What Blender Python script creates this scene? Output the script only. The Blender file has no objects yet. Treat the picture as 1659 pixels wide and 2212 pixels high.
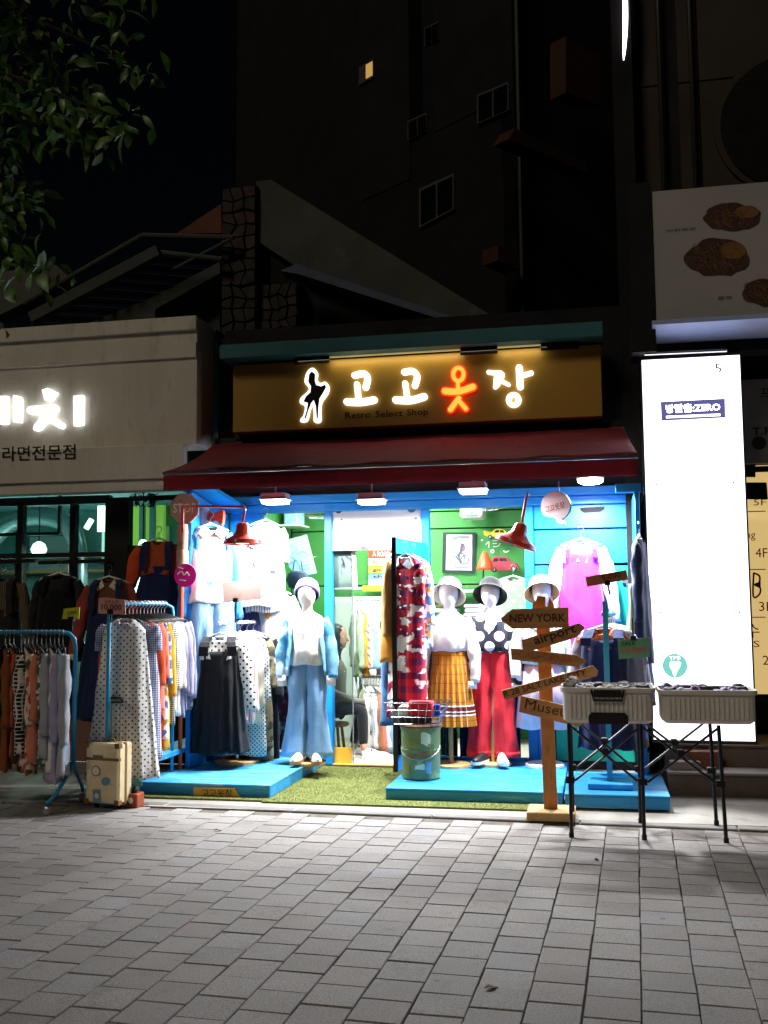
import bpy, bmesh, math, random
from mathutils import Vector, Matrix, noise
random.seed(7)
SC = bpy.context.scene
COL = SC.collection
R = math.radians
# ---------------------------------------------------------------- camera
YAW, PIT, ROL, FD, CH = R(11.5), R(5.2), R(-0.5), 2203.0, 1.45   # solved from the 200 mm paver grid
_rt = Vector((1, 0, 0)); _fw = Vector((0, math.cos(PIT), math.sin(PIT))); _up = Vector((0, -math.sin(PIT), math.cos(PIT)))
_r = _rt * math.cos(ROL) + _up * math.sin(ROL); _u = _up * math.cos(ROL) - _rt * math.sin(ROL)
_Z = Matrix.Rotation(YAW, 3, 'Z')
CR, CU, CW = _Z @ _r, _Z @ _u, _Z @ _fw
CP = Vector((0, 0, CH))
cd = bpy.data.cameras.new('camera'); cam = bpy.data.objects.new('camera', cd); COL.objects.link(cam)
cam.matrix_world = Matrix(((CR.x, CU.x, -CW.x, CP.x), (CR.y, CU.y, -CW.y, CP.y), (CR.z, CU.z, -CW.z, CP.z), (0, 0, 0, 1)))
cd.sensor_fit = 'HORIZONTAL'; cd.sensor_width = 36; cd.lens = 36 * FD / 1659.0; cd.clip_start = .05; cd.clip_end = 400
SC.camera = cam
# ---------------------------------------------------------------- night sky and faint town light
wd = bpy.data.worlds.new('World'); SC.world = wd; wd.use_nodes = True
_nt = wd.node_tree; _sk = _nt.nodes.new('ShaderNodeTexSky'); _sk.sky_type = 'NISHITA'; _sk.sun_disc = False
SUN_EL, SUN_AZ = R(38), R(205)          # behind the camera, a little to the left
_sk.sun_elevation = SUN_EL; _sk.sun_rotation = SUN_AZ
_bg = _nt.nodes['Background']; _nt.links.new(_sk.outputs[0], _bg.inputs[0]); _bg.inputs[1].default_value = .00035
sl = bpy.data.lights.new('sun', 'SUN'); sl.energy = .47; sl.angle = R(14); sl.color = (1, .86, .66)
so = bpy.data.objects.new('sun', sl); COL.objects.link(so)
_sd = Vector((math.sin(SUN_AZ) * math.cos(SUN_EL), math.cos(SUN_AZ) * math.cos(SUN_EL), math.sin(SUN_EL)))
so.rotation_euler = _sd.to_track_quat('Z', 'Y').to_euler(); so.location = _sd * 30
SC.view_settings.view_transform = 'Standard'; SC.view_settings.look = 'None'
SC.view_settings.exposure = 0; SC.view_settings.gamma = 1; SC.view_settings.use_curve_mapping = False
SC.cycles.use_denoising = True; SC.cycles.max_bounces = 5; SC.cycles.diffuse_bounces = 3; SC.cycles.glossy_bounces = 2
SC.cycles.transmission_bounces = 5; SC.cycles.transparent_max_bounces = 12; SC.cycles.caustics_reflective = False; SC.cycles.caustics_refractive = False
SC.cycles.sample_clamp_indirect = 4; SC.cycles.use_adaptive_sampling = True; SC.cycles.adaptive_threshold = .025; SC.cycles.light_sampling_threshold = .02

# ---------------------------------------------------------------- helpers
def ray(x, y): return CR * ((x - 829.5) / FD) - CU * ((y - 1106) / FD) + CW
def P(x, y, Y):                       # survey point: sight line met with the upright plane at depth Y
    d = ray(x, y); return CP + d * (Y / d.y)
def G(x, y, z=0.0):                   # ... met with the level plane at height z
    d = ray(x, y); return CP + d * ((z - CH) / d.z)
def PL(x, y, p0, n):
    d = ray(x, y); return CP + d * ((p0 - CP).dot(n) / d.dot(n))
def proj(p):
    v = Vector(p) - CP; w = v.dot(CW)
    return 829.5 + FD * v.dot(CR) / w, 1106 - FD * v.dot(CU) / w, w
def lin(h):
    if not isinstance(h, str): return tuple(h)
    c = [int(h[i:i + 2], 16) / 255 for i in (0, 2, 4)]
    return tuple(v / 12.92 if v <= .04045 else ((v + .055) / 1.055) ** 2.4 for v in c)

class N:                              # tiny node helper
    def __init__(s, m): s.t = m.node_tree
    def __call__(s, typ, *ins, **kw):
        n = s.t.nodes.new('ShaderNode' + typ)
        for k, v in kw.items(): setattr(n, k, v)
        for i, v in enumerate(ins):
            if v is None: continue
            if hasattr(v, 'is_output'): s.t.links.new(v, n.inputs[i])
            else: n.inputs[i].default_value = v
        return n.outputs[0]
    def math(s, op, a, b=0.0): return s('Math', a, b, operation=op)
    def mix(s, f, a, b):
        n = s.t.nodes.new('ShaderNodeMix'); n.data_type = 'RGBA'
        for i, v in ((0, f), (6, a), (7, b)):
            if hasattr(v, 'is_output'): s.t.links.new(v, n.inputs[i])
            else: n.inputs[i].default_value = v if i == 0 else (*v[:3], 1)
        return n.outputs[2]
MATS = {}
def base(name):
    m = bpy.data.materials.new(name); m.use_nodes = True; MATS[name] = m
    return m, N(m), m.node_tree.nodes['Principled BSDF']
def mk(name, hexc, rough=.7, var=.12, vs=6, bump=0., bs=120, metal=0, spec=.4, c2=None, streak=None, coat=0, trans=0, alpha=1, ov=0.):
    """painted / stone / metal surface: base colour, uneven tone, optional second colour in worn patches, fine relief"""
    m, n, b = base(name); t = m.node_tree
    oc = n.t.nodes.new('ShaderNodeTexCoord').outputs['Object']
    vec = oc
    if streak: vec = n('VectorMath', oc, streak, operation='MULTIPLY')
    nz = n('TexNoise', vec, None, vs, 5., .6)
    f = n('MapRange', nz, .3, .7, 1 - var, 1 + var)
    if ov: f = n.math('MULTIPLY', f, n('MapRange', n.t.nodes.new('ShaderNodeObjectInfo').outputs['Random'], 0., 1., 1 - ov, 1 + ov))
    col = n('VectorMath', lin(hexc), None, None, None, operation='SCALE'); sc = col.node; t.links.new(f, sc.inputs['Scale'])
    if c2:
        k = n('MapRange', n('TexNoise', vec, None, vs * 2.7, 6., .65), .56, .66, 0., 1.)
        col = n.mix(k, col, lin(c2))
    t.links.new(col, b.inputs['Base Color'])
    rr = n('MapRange', nz, .3, .7, min(1, rough + .08), max(.02, rough - .08)); t.links.new(rr, b.inputs['Roughness'])
    b.inputs['Metallic'].default_value = metal; b.inputs['Specular IOR Level'].default_value = spec
    b.inputs['Coat Weight'].default_value = coat; b.inputs['Transmission Weight'].default_value = trans; b.inputs['Alpha'].default_value = alpha
    if bump:
        bn = n.t.nodes.new('ShaderNodeBump'); bn.inputs['Strength'].default_value = bump; bn.inputs['Distance'].default_value = .004
        t.links.new(n('TexNoise', oc, None, bs, 4., .6), bn.inputs['Height']); t.links.new(bn.outputs[0], b.inputs['Normal'])
    return m
def em(name, hexc, strength, sample=True):
    m, n, b = base(name); b.inputs['Base Color'].default_value = (*lin(hexc), 1); b.inputs['Emission Color'].default_value = (*lin(hexc), 1)
    b.inputs['Emission Strength'].default_value = strength; b.inputs['Roughness'].default_value = .4
    if not sample: m.cycles.emission_sampling = 'NONE'
    return m
def glass(name, tint='e8f4f2', op=.12, rough=.03):
    m, n, b = base(name); t = m.node_tree; out = t.nodes['Material Output']
    tr = t.nodes.new('ShaderNodeBsdfTransparent'); tr.inputs[0].default_value = (*lin(tint), 1)
    b.inputs['Base Color'].default_value = (.02, .025, .025, 1); b.inputs['Roughness'].default_value = rough; b.inputs['Specular IOR Level'].default_value = .8
    lw = t.nodes.new('ShaderNodeLayerWeight'); lw.inputs[0].default_value = .25
    f = n.math('ADD', lw.outputs['Fresnel'], op); mx = t.nodes.new('ShaderNodeMixShader')
    t.links.new(f, mx.inputs[0]); t.links.new(tr.outputs[0], mx.inputs[1]); t.links.new(b.outputs[0], mx.inputs[2]); t.links.new(mx.outputs[0], out.inputs[0])
    return m
def fab(name, hexc, pat=None, c2='ffffff', s=20., c3=None, rough=.9, thr=.3):
    """cloth: weave relief, uneven tone and a woven or printed pattern on the garment's own x and z"""
    m, n, b = base(name); t = m.node_tree
    oc = n.t.nodes.new('ShaderNodeTexCoord').outputs['Object']
    sp = n.t.nodes.new('ShaderNodeSeparateXYZ'); t.links.new(oc, sp.inputs[0]); X, Y, Z = sp.outputs
    A, B2 = lin(hexc), lin(c2)
    nz = n('TexNoise', oc, None, 9., 4., .6)
    fr = lambda v, k: n.math('FRACT', n.math('MULTIPLY', v, k))
    lt = lambda v, k: n.math('LESS_THAN', v, k)
    mx = None
    flat = n.t.nodes.new('ShaderNodeCombineXYZ'); t.links.new(X, flat.inputs[0]); t.links.new(Z, flat.inputs[1])
    if pat == 'dots':
        rot = n('VectorRotate', flat.outputs[0], None, (0, 0, 1), R(45))
        v = n.t.nodes.new('ShaderNodeTexVoronoi'); v.voronoi_dimensions = '2D'; v.inputs['Scale'].default_value = s; v.inputs['Randomness'].default_value = 0.04; t.links.new(rot, v.inputs['Vector']); mx = lt(v.outputs['Distance'], thr)
    elif pat == 'stripes': mx = lt(fr(X, s), thr)
    elif pat == 'hstripes': mx = lt(fr(Z, s), thr)
    elif pat == 'check': mx = n.math('MULTIPLY', n.math('ADD', lt(fr(X, s), .5), lt(fr(Z, s), .5)), .5)
    elif pat == 'grid': mx = n.math('MAXIMUM', lt(fr(X, s), thr), lt(fr(Z, s), thr))
    elif pat == 'plaid':
        mx = n.math('MULTIPLY', n.math('ADD', n('MapRange', n.math('SINE', n.math('MULTIPLY', X, s * 6.28)), -.3, .3, 0., 1.), n('MapRange', n.math('SINE', n.math('MULTIPLY', Z, s * 6.28)), -.3, .3, 0., 1.)), .5)
    elif pat == 'chevron': mx = lt(fr(n.math('ADD', Z, n.math('ABSOLUTE', X)), s), .45)
    elif pat in ('floral', 'patch', 'camo'):
        v = n.t.nodes.new('ShaderNodeTexVoronoi'); v.inputs['Scale'].default_value = s; t.links.new(oc, v.inputs['Vector'])
        if pat == 'patch':
            h = n('SeparateColor', v.outputs['Color']); mx = lt(h, .5)
        elif pat == 'camo': mx = n('MapRange', n('TexNoise', oc, None, s, 2., .5), .48, .54, 0., 1.)
        else: mx = lt(v.outputs['Distance'], thr)
    col = n.mix(mx, A, B2) if mx is not None else A
    if c3:
        if pat == 'plaid': k = n('MapRange', n('TexNoise', n('VectorMath', oc, (5., 5., 7.), operation='MULTIPLY'), None, 1.2, 3., .6), .52, .55, 0., 1.)
        elif pat in ('check', 'grid'): k = n.math('MULTIPLY', lt(fr(X, s * .5), .3), lt(fr(Z, s * .5), .3))
        else: k = n('MapRange', n('TexNoise', oc, None, s * .45, 2., .5), .55, .58, 0., 1.)
        col = n.mix(k, col, lin(c3))
    f = n('MapRange', nz, .3, .7, .86, 1.08)
    sc = n.t.nodes.new('ShaderNodeVectorMath'); sc.operation = 'SCALE'
    if hasattr(col, 'is_output'): t.links.new(col, sc.inputs[0])
    else: sc.inputs[0].default_value = col
    t.links.new(f, sc.inputs['Scale']); t.links.new(sc.outputs[0], b.inputs['Base Color'])
    b.inputs['Roughness'].default_value = rough; b.inputs['Specular IOR Level'].default_value = .2; b.inputs['Sheen Weight'].default_value = .15
    bn = n.t.nodes.new('ShaderNodeBump'); bn.inputs['Strength'].default_value = .55; bn.inputs['Distance'].default_value = .018
    st = n('VectorMath', oc, (14., 14., 3.), operation='MULTIPLY')
    t.links.new(n('TexNoise', st, None, 1.3, 4., .62), bn.inputs['Height']); t.links.new(bn.outputs[0], b.inputs['Normal'])
    return m

WM = {}
def tag(o, label=None, cat=None, group=None, kind=None):
    if label: o['label'] = label
    if cat: o['category'] = cat
    if group: o['group'] = group
    if kind: o['kind'] = kind
    return o
def thing(name, label, cat, loc=(0, 0, 0), rz=0., group=None, rx=0., ry=0.):
    o = bpy.data.objects.new(name, None); COL.objects.link(o); o.empty_display_size = .1
    o.location = loc; o.rotation_euler = (rx, ry, rz); tag(o, label, cat, group)
    WM[o] = Matrix.Translation(Vector(loc)) @ o.rotation_euler.to_matrix().to_4x4()
    return o
class MB:
    def __init__(s, xf=None): s.v = []; s.f = []; s.xf = xf
    def add(s, vs, fs):
        k = len(s.v); s.v += [(s.xf @ Vector(p)) if s.xf else Vector(p) for p in vs]; s.f += [[i + k for i in f] for f in fs]; return s
    def box(s, x0, x1, y0, y1, z0, z1):
        return s.add([(x0, y0, z0), (x1, y0, z0), (x1, y1, z0), (x0, y1, z0), (x0, y0, z1), (x1, y0, z1), (x1, y1, z1), (x0, y1, z1)],
                     [(3, 2, 1, 0), (4, 5, 6, 7), (0, 1, 5, 4), (1, 2, 6, 5), (2, 3, 7, 6), (3, 0, 4, 7)])
    def bar(s, a, b, w, h, up=(0, 0, 1)):           # square bar from a to b
        a, b = Vector(a), Vector(b); d = (b - a).normalized(); up = Vector(up)
        if abs(d.dot(up)) > .99: up = Vector((0, 1, 0))
        x = d.cross(up).normalized() * (w / 2); z = x.cross(d).normalized() * (h / 2)
        v = [a - x - z, a + x - z, a + x + z, a - x + z, b - x - z, b + x - z, b + x + z, b - x + z]
        return s.add(v, [(0, 1, 2, 3), (7, 6, 5, 4), (1, 0, 4, 5), (2, 1, 5, 6), (3, 2, 6, 7), (0, 3, 7, 4)])
    def loft(s, rings, cap0=True, cap1=True):
        n = len(rings[0]); fs = []
        for i in range(len(rings) - 1):
            for j in range(n):
                k = (j + 1) % n; fs.append((i * n + j, i * n + k, (i + 1) * n + k, (i + 1) * n + j))
        if cap0: fs.append(tuple(reversed(range(n))))
        if cap1: fs.append(tuple(range((len(rings) - 1) * n, len(rings) * n)))
        return s.add([p for r in rings for p in r], fs)
    def tube(s, pts, r, n=8, r1=None, caps=True):
        pts = [Vector(p) for p in pts]; rings = []; m = len(pts); ref = Vector((0, 0, 1))
        d0 = (pts[1] - pts[0]).normalized()
        if abs(d0.dot(ref)) > .9: ref = Vector((1, 0, 0))
        for i, p in enumerate(pts):
            d = (pts[min(i + 1, m - 1)] - pts[max(i - 1, 0)]).normalized()
            x = ref - d * ref.dot(d); x = x.normalized() if x.length > 1e-4 else d.orthogonal().normalized(); y = d.cross(x); ref = x
            rr = r[i] if isinstance(r, (list, tuple)) else (r if r1 is None else r + (r1 - r) * i / (m - 1))
            rings.append([p + x * (rr * math.cos(a)) + y * (rr * math.sin(a)) for a in (2 * math.pi * k / n for k in range(n))])
        return s.loft(rings, caps, caps)
    def lathe(s, prof, c=(0, 0, 0), n=20, sx=1., sy=1., cap0=True, cap1=True):
        c = Vector(c)
        return s.loft([[c + Vector((r * math.cos(a) * sx, r * math.sin(a) * sy, z)) for a in (2 * math.pi * k / n for k in range(n))] for r, z in prof], cap0, cap1)
    def poly(s, pts, nrm, th):                      # outline extruded by th against nrm
        pts = [Vector(p) for p in pts]; nv = Vector(nrm).normalized() * th; n = len(pts)
        return s.add(pts + [p - nv for p in pts], [tuple(range(n)), tuple(reversed(range(n, 2 * n)))] + [(i, i + n, (i + 1) % n + n, (i + 1) % n) for i in range(n)])
    def build(s, name, mat, parent=None, local=False, smooth=False, bevel=0., label=None, cat=None, group=None, kind=None, solid=0., sub=0, crumple=None):
        me = bpy.data.meshes.new(name); vs = s.v
        loc = None
        if parent is not None:
            if not local: inv = WM[parent].inverted(); vs = [inv @ p for p in vs]
        elif not local:
            xs = [p.x for p in vs]; ys = [p.y for p in vs]; loc = Vector(((min(xs) + max(xs)) / 2, (min(ys) + max(ys)) / 2, min(p.z for p in vs))); vs = [p - loc for p in vs]
        me.from_pydata([tuple(p) for p in vs], [], s.f); me.update()
        bm = bmesh.new(); bm.from_mesh(me); bmesh.ops.recalc_face_normals(bm, faces=bm.faces)
        if bevel: bmesh.ops.bevel(bm, geom=list(bm.edges), offset=bevel, segments=1, affect='EDGES', clamp_overlap=True)
        if crumple:
            bm.normal_update(); off = Vector((random.uniform(0, 50), random.uniform(0, 50), 0))
            for v in bm.verts:
                d = 0.
                for a_, s_ in crumple: q = Vector((v.co.x * s_, v.co.y * s_, v.co.z * s_ * .5)) + off; d += a_ * noise.noise(q)
                v.co += v.normal * d
        bm.to_mesh(me); bm.free()
        if smooth:
            for p in me.polygons: p.use_smooth = True
        me.materials.append(MATS[mat] if isinstance(mat, str) else mat)
        o = bpy.data.objects.new(name, me); COL.objects.link(o)
        if parent is not None: o.parent = parent; WM[o] = WM[parent]
        else:
            if loc is not None: o.location = loc
            WM[o] = Matrix.Translation(o.location)
        if smooth == 'auto':
            try: me.set_sharp_from_angle(angle=R(38))
            except Exception: pass
        if sub: md = o.modifiers.new('Subdivision', 'SUBSURF'); md.levels = md.render_levels = sub
        if solid: md = o.modifiers.new('Solidify', 'SOLIDIFY'); md.thickness = solid; md.offset = 0
        return tag(o, label, cat, group, kind)
def B(x0, x1, y0, y1, z0, z1): return MB().box(x0, x1, y0, y1, z0, z1)
def same(o, name, parent, loc, rz=0., rx=0., ry=0.):    # a further piece sharing mesh data
    c = bpy.data.objects.new(name, o.data if hasattr(o, 'data') else o); COL.objects.link(c); c.parent = parent; c.location = loc; c.rotation_euler = (rx, ry, rz)
    if parent is not None: WM[c] = WM[parent]
    return c
FAX = 1 / .715
def text(body, a, b, h, Y, mat, parent, name='lettering', depth=.004, n=None, off=.004, bold=0., shear=0.):
    """lettering laid on an upright plane at depth Y: baseline from photo point a to b, letter height h (same units)"""
    pa, pb = P(a[0], a[1], Y), P(b[0], b[1], Y); hm = (P(a[0], a[1] - h, Y) - pa).length
    return textw(body, pa, pb, hm, mat, parent, name, depth, off, bold, shear)
def textw(body, pa, pb, hm, mat, parent, name='lettering', depth=.004, off=.004, bold=0., shear=0., nrm=None):
    c = bpy.data.curves.new('lettering', 'FONT'); c.body = body; c.offset = bold; c.shear = shear; c.resolution_u = 2
    o = bpy.data.objects.new('lettering', c); COL.objects.link(o); bpy.context.view_layer.update()
    me = bpy.data.meshes.new_from_object(o.evaluated_get(bpy.context.evaluated_depsgraph_get()))
    bpy.data.objects.remove(o); bpy.data.curves.remove(c)
    xs = [v.co.x for v in me.vertices]; ys = [v.co.y for v in me.vertices]
    dx = (pb - pa); w = dx.length; ex = dx.normalized(); nn = Vector(nrm) if nrm else Vector((0, -1, 0)); ez = nn.cross(ex).normalized()
    if ez.z < 0 and not nrm: ez = -ez
    sx = w / (max(xs) - min(xs)); sy = hm / (max(ys) - min(ys) if max(ys) - min(ys) > .1 else .7)
    m = MB(); vs = [pa + ex * ((v.co.x - min(xs)) * sx) + ez * ((v.co.y - min(ys)) * sy) + nn * off for v in me.vertices]
    m.add(vs, [tuple(p.vertices) for p in me.polygons]); bpy.data.meshes.remove(me)
    return m.build(name, mat, parent)
def blob(pts, w, seg=6):
    """outline of a rounded brush stroke through 2-d points with widths w"""
    L, Rr = [], []; n = len(pts); w = w if isinstance(w, (list, tuple)) else [w] * n
    for i, (x, y) in enumerate(pts):
        x0, y0 = pts[max(i - 1, 0)]; x1, y1 = pts[min(i + 1, n - 1)]; d = math.hypot(x1 - x0, y1 - y0) or 1; nx, ny = -(y1 - y0) / d, (x1 - x0) / d
        L.append((x + nx * w[i] / 2, y + ny * w[i] / 2)); Rr.append((x - nx * w[i] / 2, y - ny * w[i] / 2))
    def capp(i, j):
        x, y = pts[i]; a = math.atan2(pts[i][1] - pts[j][1], pts[i][0] - pts[j][0])
        return [(x + math.cos(a + t) * w[i] / 2, y + math.sin(a + t) * w[i] / 2) for t in (math.pi / 2 - math.pi * k / seg for k in range(1, seg))]
    return L + capp(n - 1, n - 2) + list(reversed(Rr)) + list(capp(0, 1))
def smoothpts(pts, k=5, closed=False):
    out = []; n = len(pts); rng = range(n if closed else n - 1)
    for i in rng:
        p0, p1, p2, p3 = (pts[(i - 1) % n] if closed else pts[max(i - 1, 0)]), pts[i], pts[(i + 1) % n], (pts[(i + 2) % n] if closed else pts[min(i + 2, n - 1)])
        for j in range(k):
            t = j / k
            out.append(tuple(.5 * (2 * b + (c - a) * t + (2 * a - 5 * b + 4 * c - d) * t * t + (3 * b - a - 3 * c + d) * t ** 3) for a, b, c, d in zip(p0, p1, p2, p3)))
    if not closed: out.append(tuple(pts[-1]))
    return out
def strokes(lst, Y, mat, parent, name, depth=.03, off=.03, mside=None):
    """glyph of brush strokes drawn in photo units on the plane at depth Y, built as raised pieces"""
    m = MB()
    for i, (pts, w) in enumerate(lst):
        o = blob(smoothpts(pts, 4) if len(pts) > 2 else pts, w if not isinstance(w, list) or len(pts) <= 2 else [w[min(int(k / 4), len(w) - 1)] for k in range((len(pts) - 1) * 4 + 1)])
        m.poly([P(x, y, Y) + Vector((0, -off - .0012 * i, 0)) for x, y in o], (0, -1, 0), depth)
    return m.build(name, mat, parent)
def lamp(name, parent, loc, power, size=.15, col=(1, 1, 1), rot=(0, 0, 0), shape='DISK', spread=180, sy=None):
    l = bpy.data.lights.new(name, 'AREA'); l.energy = power; l.shape = shape; l.size = size; l.color = col; l.spread = R(spread)
    if sy: l.shape = 'RECTANGLE'; l.size_y = sy
    o = bpy.data.objects.new(name, l); COL.objects.link(o); o.parent = parent; o.rotation_euler = rot
    o.location = WM[parent].inverted() @ Vector(loc) if parent else loc
    return o
# ---------------------------------------------------------------- shared materials
mk('asphalt', '3a3a3a', .9, .2, 3, .5, 90)
mk('bedding', '5a534b', .95, .3, 8, .5, 80)
mk('concrete', '8f8a82', .85, .16, 2.2, .4, 60, c2='7d776f')
mk('kerbstone', '686460', .75, .14, 7, .4, 120)
mk('steel', 'b8b8b8', .3, .08, 8, metal=1)
mk('white_metal', 'dcdcda', .4, .06, 6)
mk('black_metal', '141518', .38, .2, 9, .1, 60)
mk('dark_frame', '191715', .45, .2, 5)
mk('blue_paint', '1487cf', .42, .14, 1.7, .3, 14, c2='0f76ba')
mk('blue_wood', '2590d0', .5, .16, 2.0, .4, 40, c2='5fb2d8', streak=(.5, 4., 4.), ov=.14)
mk('blue_worn', '3a92c2', .55, .2, 2.2, .4, 40, c2='8fbccc', streak=(.4, 3., 3.), ov=.16)
mk('blue_pipe', '2a8bb4', .35, .12, 6)
mk('green_board', '418c40', .5, .1, 1.5, .2, 20)
mk('white_board', 'e4e4e0', .55, .05, 3)
mk('cream_paint', 'd6d1c4', .8, .10, 1.6, .25, 40, c2='c4beb0', streak=(2.5, 2.5, .5))
mk('wood', 'a8743f', .6, .25, 3, .3, 30, c2='8a5a2c', streak=(7., 7., .7))
mk('pale_wood', 'd2a468', .5, .15, 3, .2, 30, streak=(1., 6., 1.))
mk('ink', '2a1a12', .8, .1, 20)
mk('red_paint', 'c0402a', .35, .1, 5, coat=.3)
mk('orange_paint', 'd8532c', .4, .12, 6)
mk('plastic_white', 'e9e9ea', .35, .03, 4)
mk('mannequin_white', 'ece9e6', .3, .03, 4)
mk('hanger_white', 'e8e8e4', .4, .04, 4)
mk('hanger_black', '1c1b1b', .4, .1, 6)
em('led', 'ffffff', 30., False); em('sign_white', 'ffffff', 1.6); em('tube_white', 'f4f2ff', 7.)
# ---------------------------------------------------------------- ground
B(-40, 40, -12, 60, -.3, -.06).build('ground', 'asphalt', kind='structure')
TH = R(-2.25)                                  # the paving runs 2.25 degrees off the shop fronts
lx, ly = Vector((math.cos(TH), math.sin(TH), 0)), Vector((-math.sin(TH), math.cos(TH), 0))
def paver_mat():
    m, n, b = base('paver'); t = m.node_tree
    tc = n.t.nodes.new('ShaderNodeTexCoord'); oi = n.t.nodes.new('ShaderNodeObjectInfo'); ge = n.t.nodes.new('ShaderNodeNewGeometry')
    rnd = n.math('FRACT', n.math('ADD', n.math('MULTIPLY', oi.outputs['Random'], 7.31), ge.outputs['Random Per Island']))
    pos = ge.outputs['Position']
    tone = n('MapRange', rnd, 0., 1., .9, 1.1)
    hue = n.mix(n('MapRange', n.math('FRACT', n.math('MULTIPLY', rnd, 13.7)), .55, 1., 0., 1.), lin('8c8783'), lin('88807b'))
    hue = n.mix(n.math('GREATER_THAN', n.math('FRACT', n.math('MULTIPLY', rnd, 5.3)), .95), hue, lin('8d8a89'))
    big = n('MapRange', n('TexNoise', pos, None, 1.1, 4., .6), .3, .7, .84, 1.12)
    fine = n('TexNoise', pos, None, 150., 3., .75); sp = n('MapRange', fine, .36, .66, .6, 1.42)
    k = n.math('MULTIPLY', n.math('MULTIPLY', tone, big), sp)
    st = n.math('MAXIMUM', n('MapRange', n('TexNoise', pos, None, 9., 5., .7), .58, .72, 0., .5), n('MapRange', n('TexNoise', pos, None, 2.3, 6., .7), .6, .74, 0., .6))
    vg = n.t.nodes.new('ShaderNodeTexVoronoi'); vg.inputs['Scale'].default_value = 3.1; t.links.new(pos, vg.inputs['Vector']); st = n.math('MAXIMUM', st, n.math('MULTIPLY', n.math('LESS_THAN', vg.outputs['Distance'], .045), .75))
    sc = n.t.nodes.new('ShaderNodeVectorMath'); sc.operation = 'SCALE'; t.links.new(n.mix(st, hue, lin('5e5952')), sc.inputs[0]); t.links.new(k, sc.inputs['Scale'])
    t.links.new(sc.outputs[0], b.inputs['Base Color']); b.inputs['Roughness'].default_value = .82
    bn = n.t.nodes.new('ShaderNodeBump'); bn.inputs['Strength'].default_value = .6; bn.inputs['Distance'].default_value = .003
    t.links.new(fine, bn.inputs['Height']); t.links.new(bn.outputs[0], b.inputs['Normal'])
    return m
paver_mat()
def bed(u0, u1, v0, v1, z0, z1): return MB().add([lx * u + ly * v + Vector((0, 0, z)) for z in (z0, z1) for u, v in ((u0, v0), (u1, v0), (u1, v1), (u0, v1))], [(3, 2, 1, 0), (4, 5, 6, 7), (0, 1, 5, 4), (1, 2, 6, 5), (2, 3, 7, 6), (3, 0, 4, 7)])
pav = bed(-7.5, 4.5, -1.5, 7.03, -.058, -.016).build('pavement', 'bedding', kind='structure')
PU, PV = .2025, .2040
pm = MB()
_h = .0987; _c = .0035
pm.loft([[(sx * (_h - i), sy * (_h - i), z) for sx, sy in ((-1, -1), (1, -1), (1, 1), (-1, 1))] for i, z in ((0, -.03), (0, -_c), (_c * .8, 0))])
_pz = Vector((0, 0, 0))
cells = []
for k in range(-36, 22):
    for j in range(-26, 17):
        u = -.022 + (k + .5) * PU; v = 3.894 + (0 if k % 2 == 0 else -PV / 2) + (j + .5) * PV
        if v + PV / 2 > 7.03: continue
        p = lx * u + ly * v; x, y, w = proj(p)
        if w > .5 and -60 < x < 1720 and y < 2290: cells.append((w, p, True))
        elif -7.3 < u < 4.3 and v > 1.0: cells.append((99, p, False))
cells.sort(key=lambda c: c[0])
jit = lambda a: random.uniform(-a, a)
first = None; rest = MB()
for i, (w, p, vis) in enumerate(cells):
    z = jit(.0015); rz = TH + jit(.012); q = p + Vector((jit(.002), jit(.002), z))
    if i < 300:
        if first is None:
            first = pm.build('paver', 'paver', pav, local=True)
        o = first if i == 0 else same(first, 'paver', pav, (0, 0, 0))
        o.location = WM[pav].inverted() @ q; o.rotation_euler = (jit(.004), jit(.004), rz)
    else:
        xf = Matrix.Translation(q) @ Matrix.Rotation(rz, 4, 'Z') @ Matrix.Rotation(jit(.004), 4, 'X')
        rest.add([xf @ Vector(v) for v in pm.v], pm.f)
rest.build('paver_field', 'paver', pav, kind='stuff')
kb = bed(-7.5, 4.5, 7.03, 7.15, -.058, -.012).build('kerb', 'bedding', kind='structure')
ks = None
for i in range(12):
    m = bed(-7.4 + i * 1.0, -7.4 + i * 1.0 + .993, 7.035, 7.14, -.05, .000 + jit(.0015)); m.build('kerb_stone', 'kerbstone', kb, bevel=.006)
B(-9, 5, 7.13, 9.6, -.058, -.002).build('concrete_apron', 'concrete', kind='structure')
# leaf litter and a bottle-cap sized bits on the paving
mk('dry_leaf', '4a3a28', .8, .3, 30)
for x, y, l, lab in ((470, 1793, .05, 'small pale dry leaf lying on the pavers left of centre'), (1580, 1908, .035, None), (1062, 2132, .06, 'curled dry twig on the pavers near the bottom edge'), (1320, 1862, .035, None), (1288, 1856, .04, 'small dark dry leaf on pavers in front of the trolley stand')):
    if not lab: continue
    g = G(x, y, .006); a = random.uniform(0, 3)
    MB(Matrix.Translation(g) @ Matrix.Rotation(a, 4, 'Z')).loft([[(-l / 2 + l * t, s * l * .25 * math.sin(math.pi * min(.97, max(.06, t))), .006 * math.sin(5 * t) + .002 * z) for s, z in ((-1, 0), (1, 0), (1, 1), (-1, 1))] for t in (0, .2, .4, .6, .8, 1)]).build('dry_leaf', 'dry_leaf', label=lab, cat='leaf')
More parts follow.
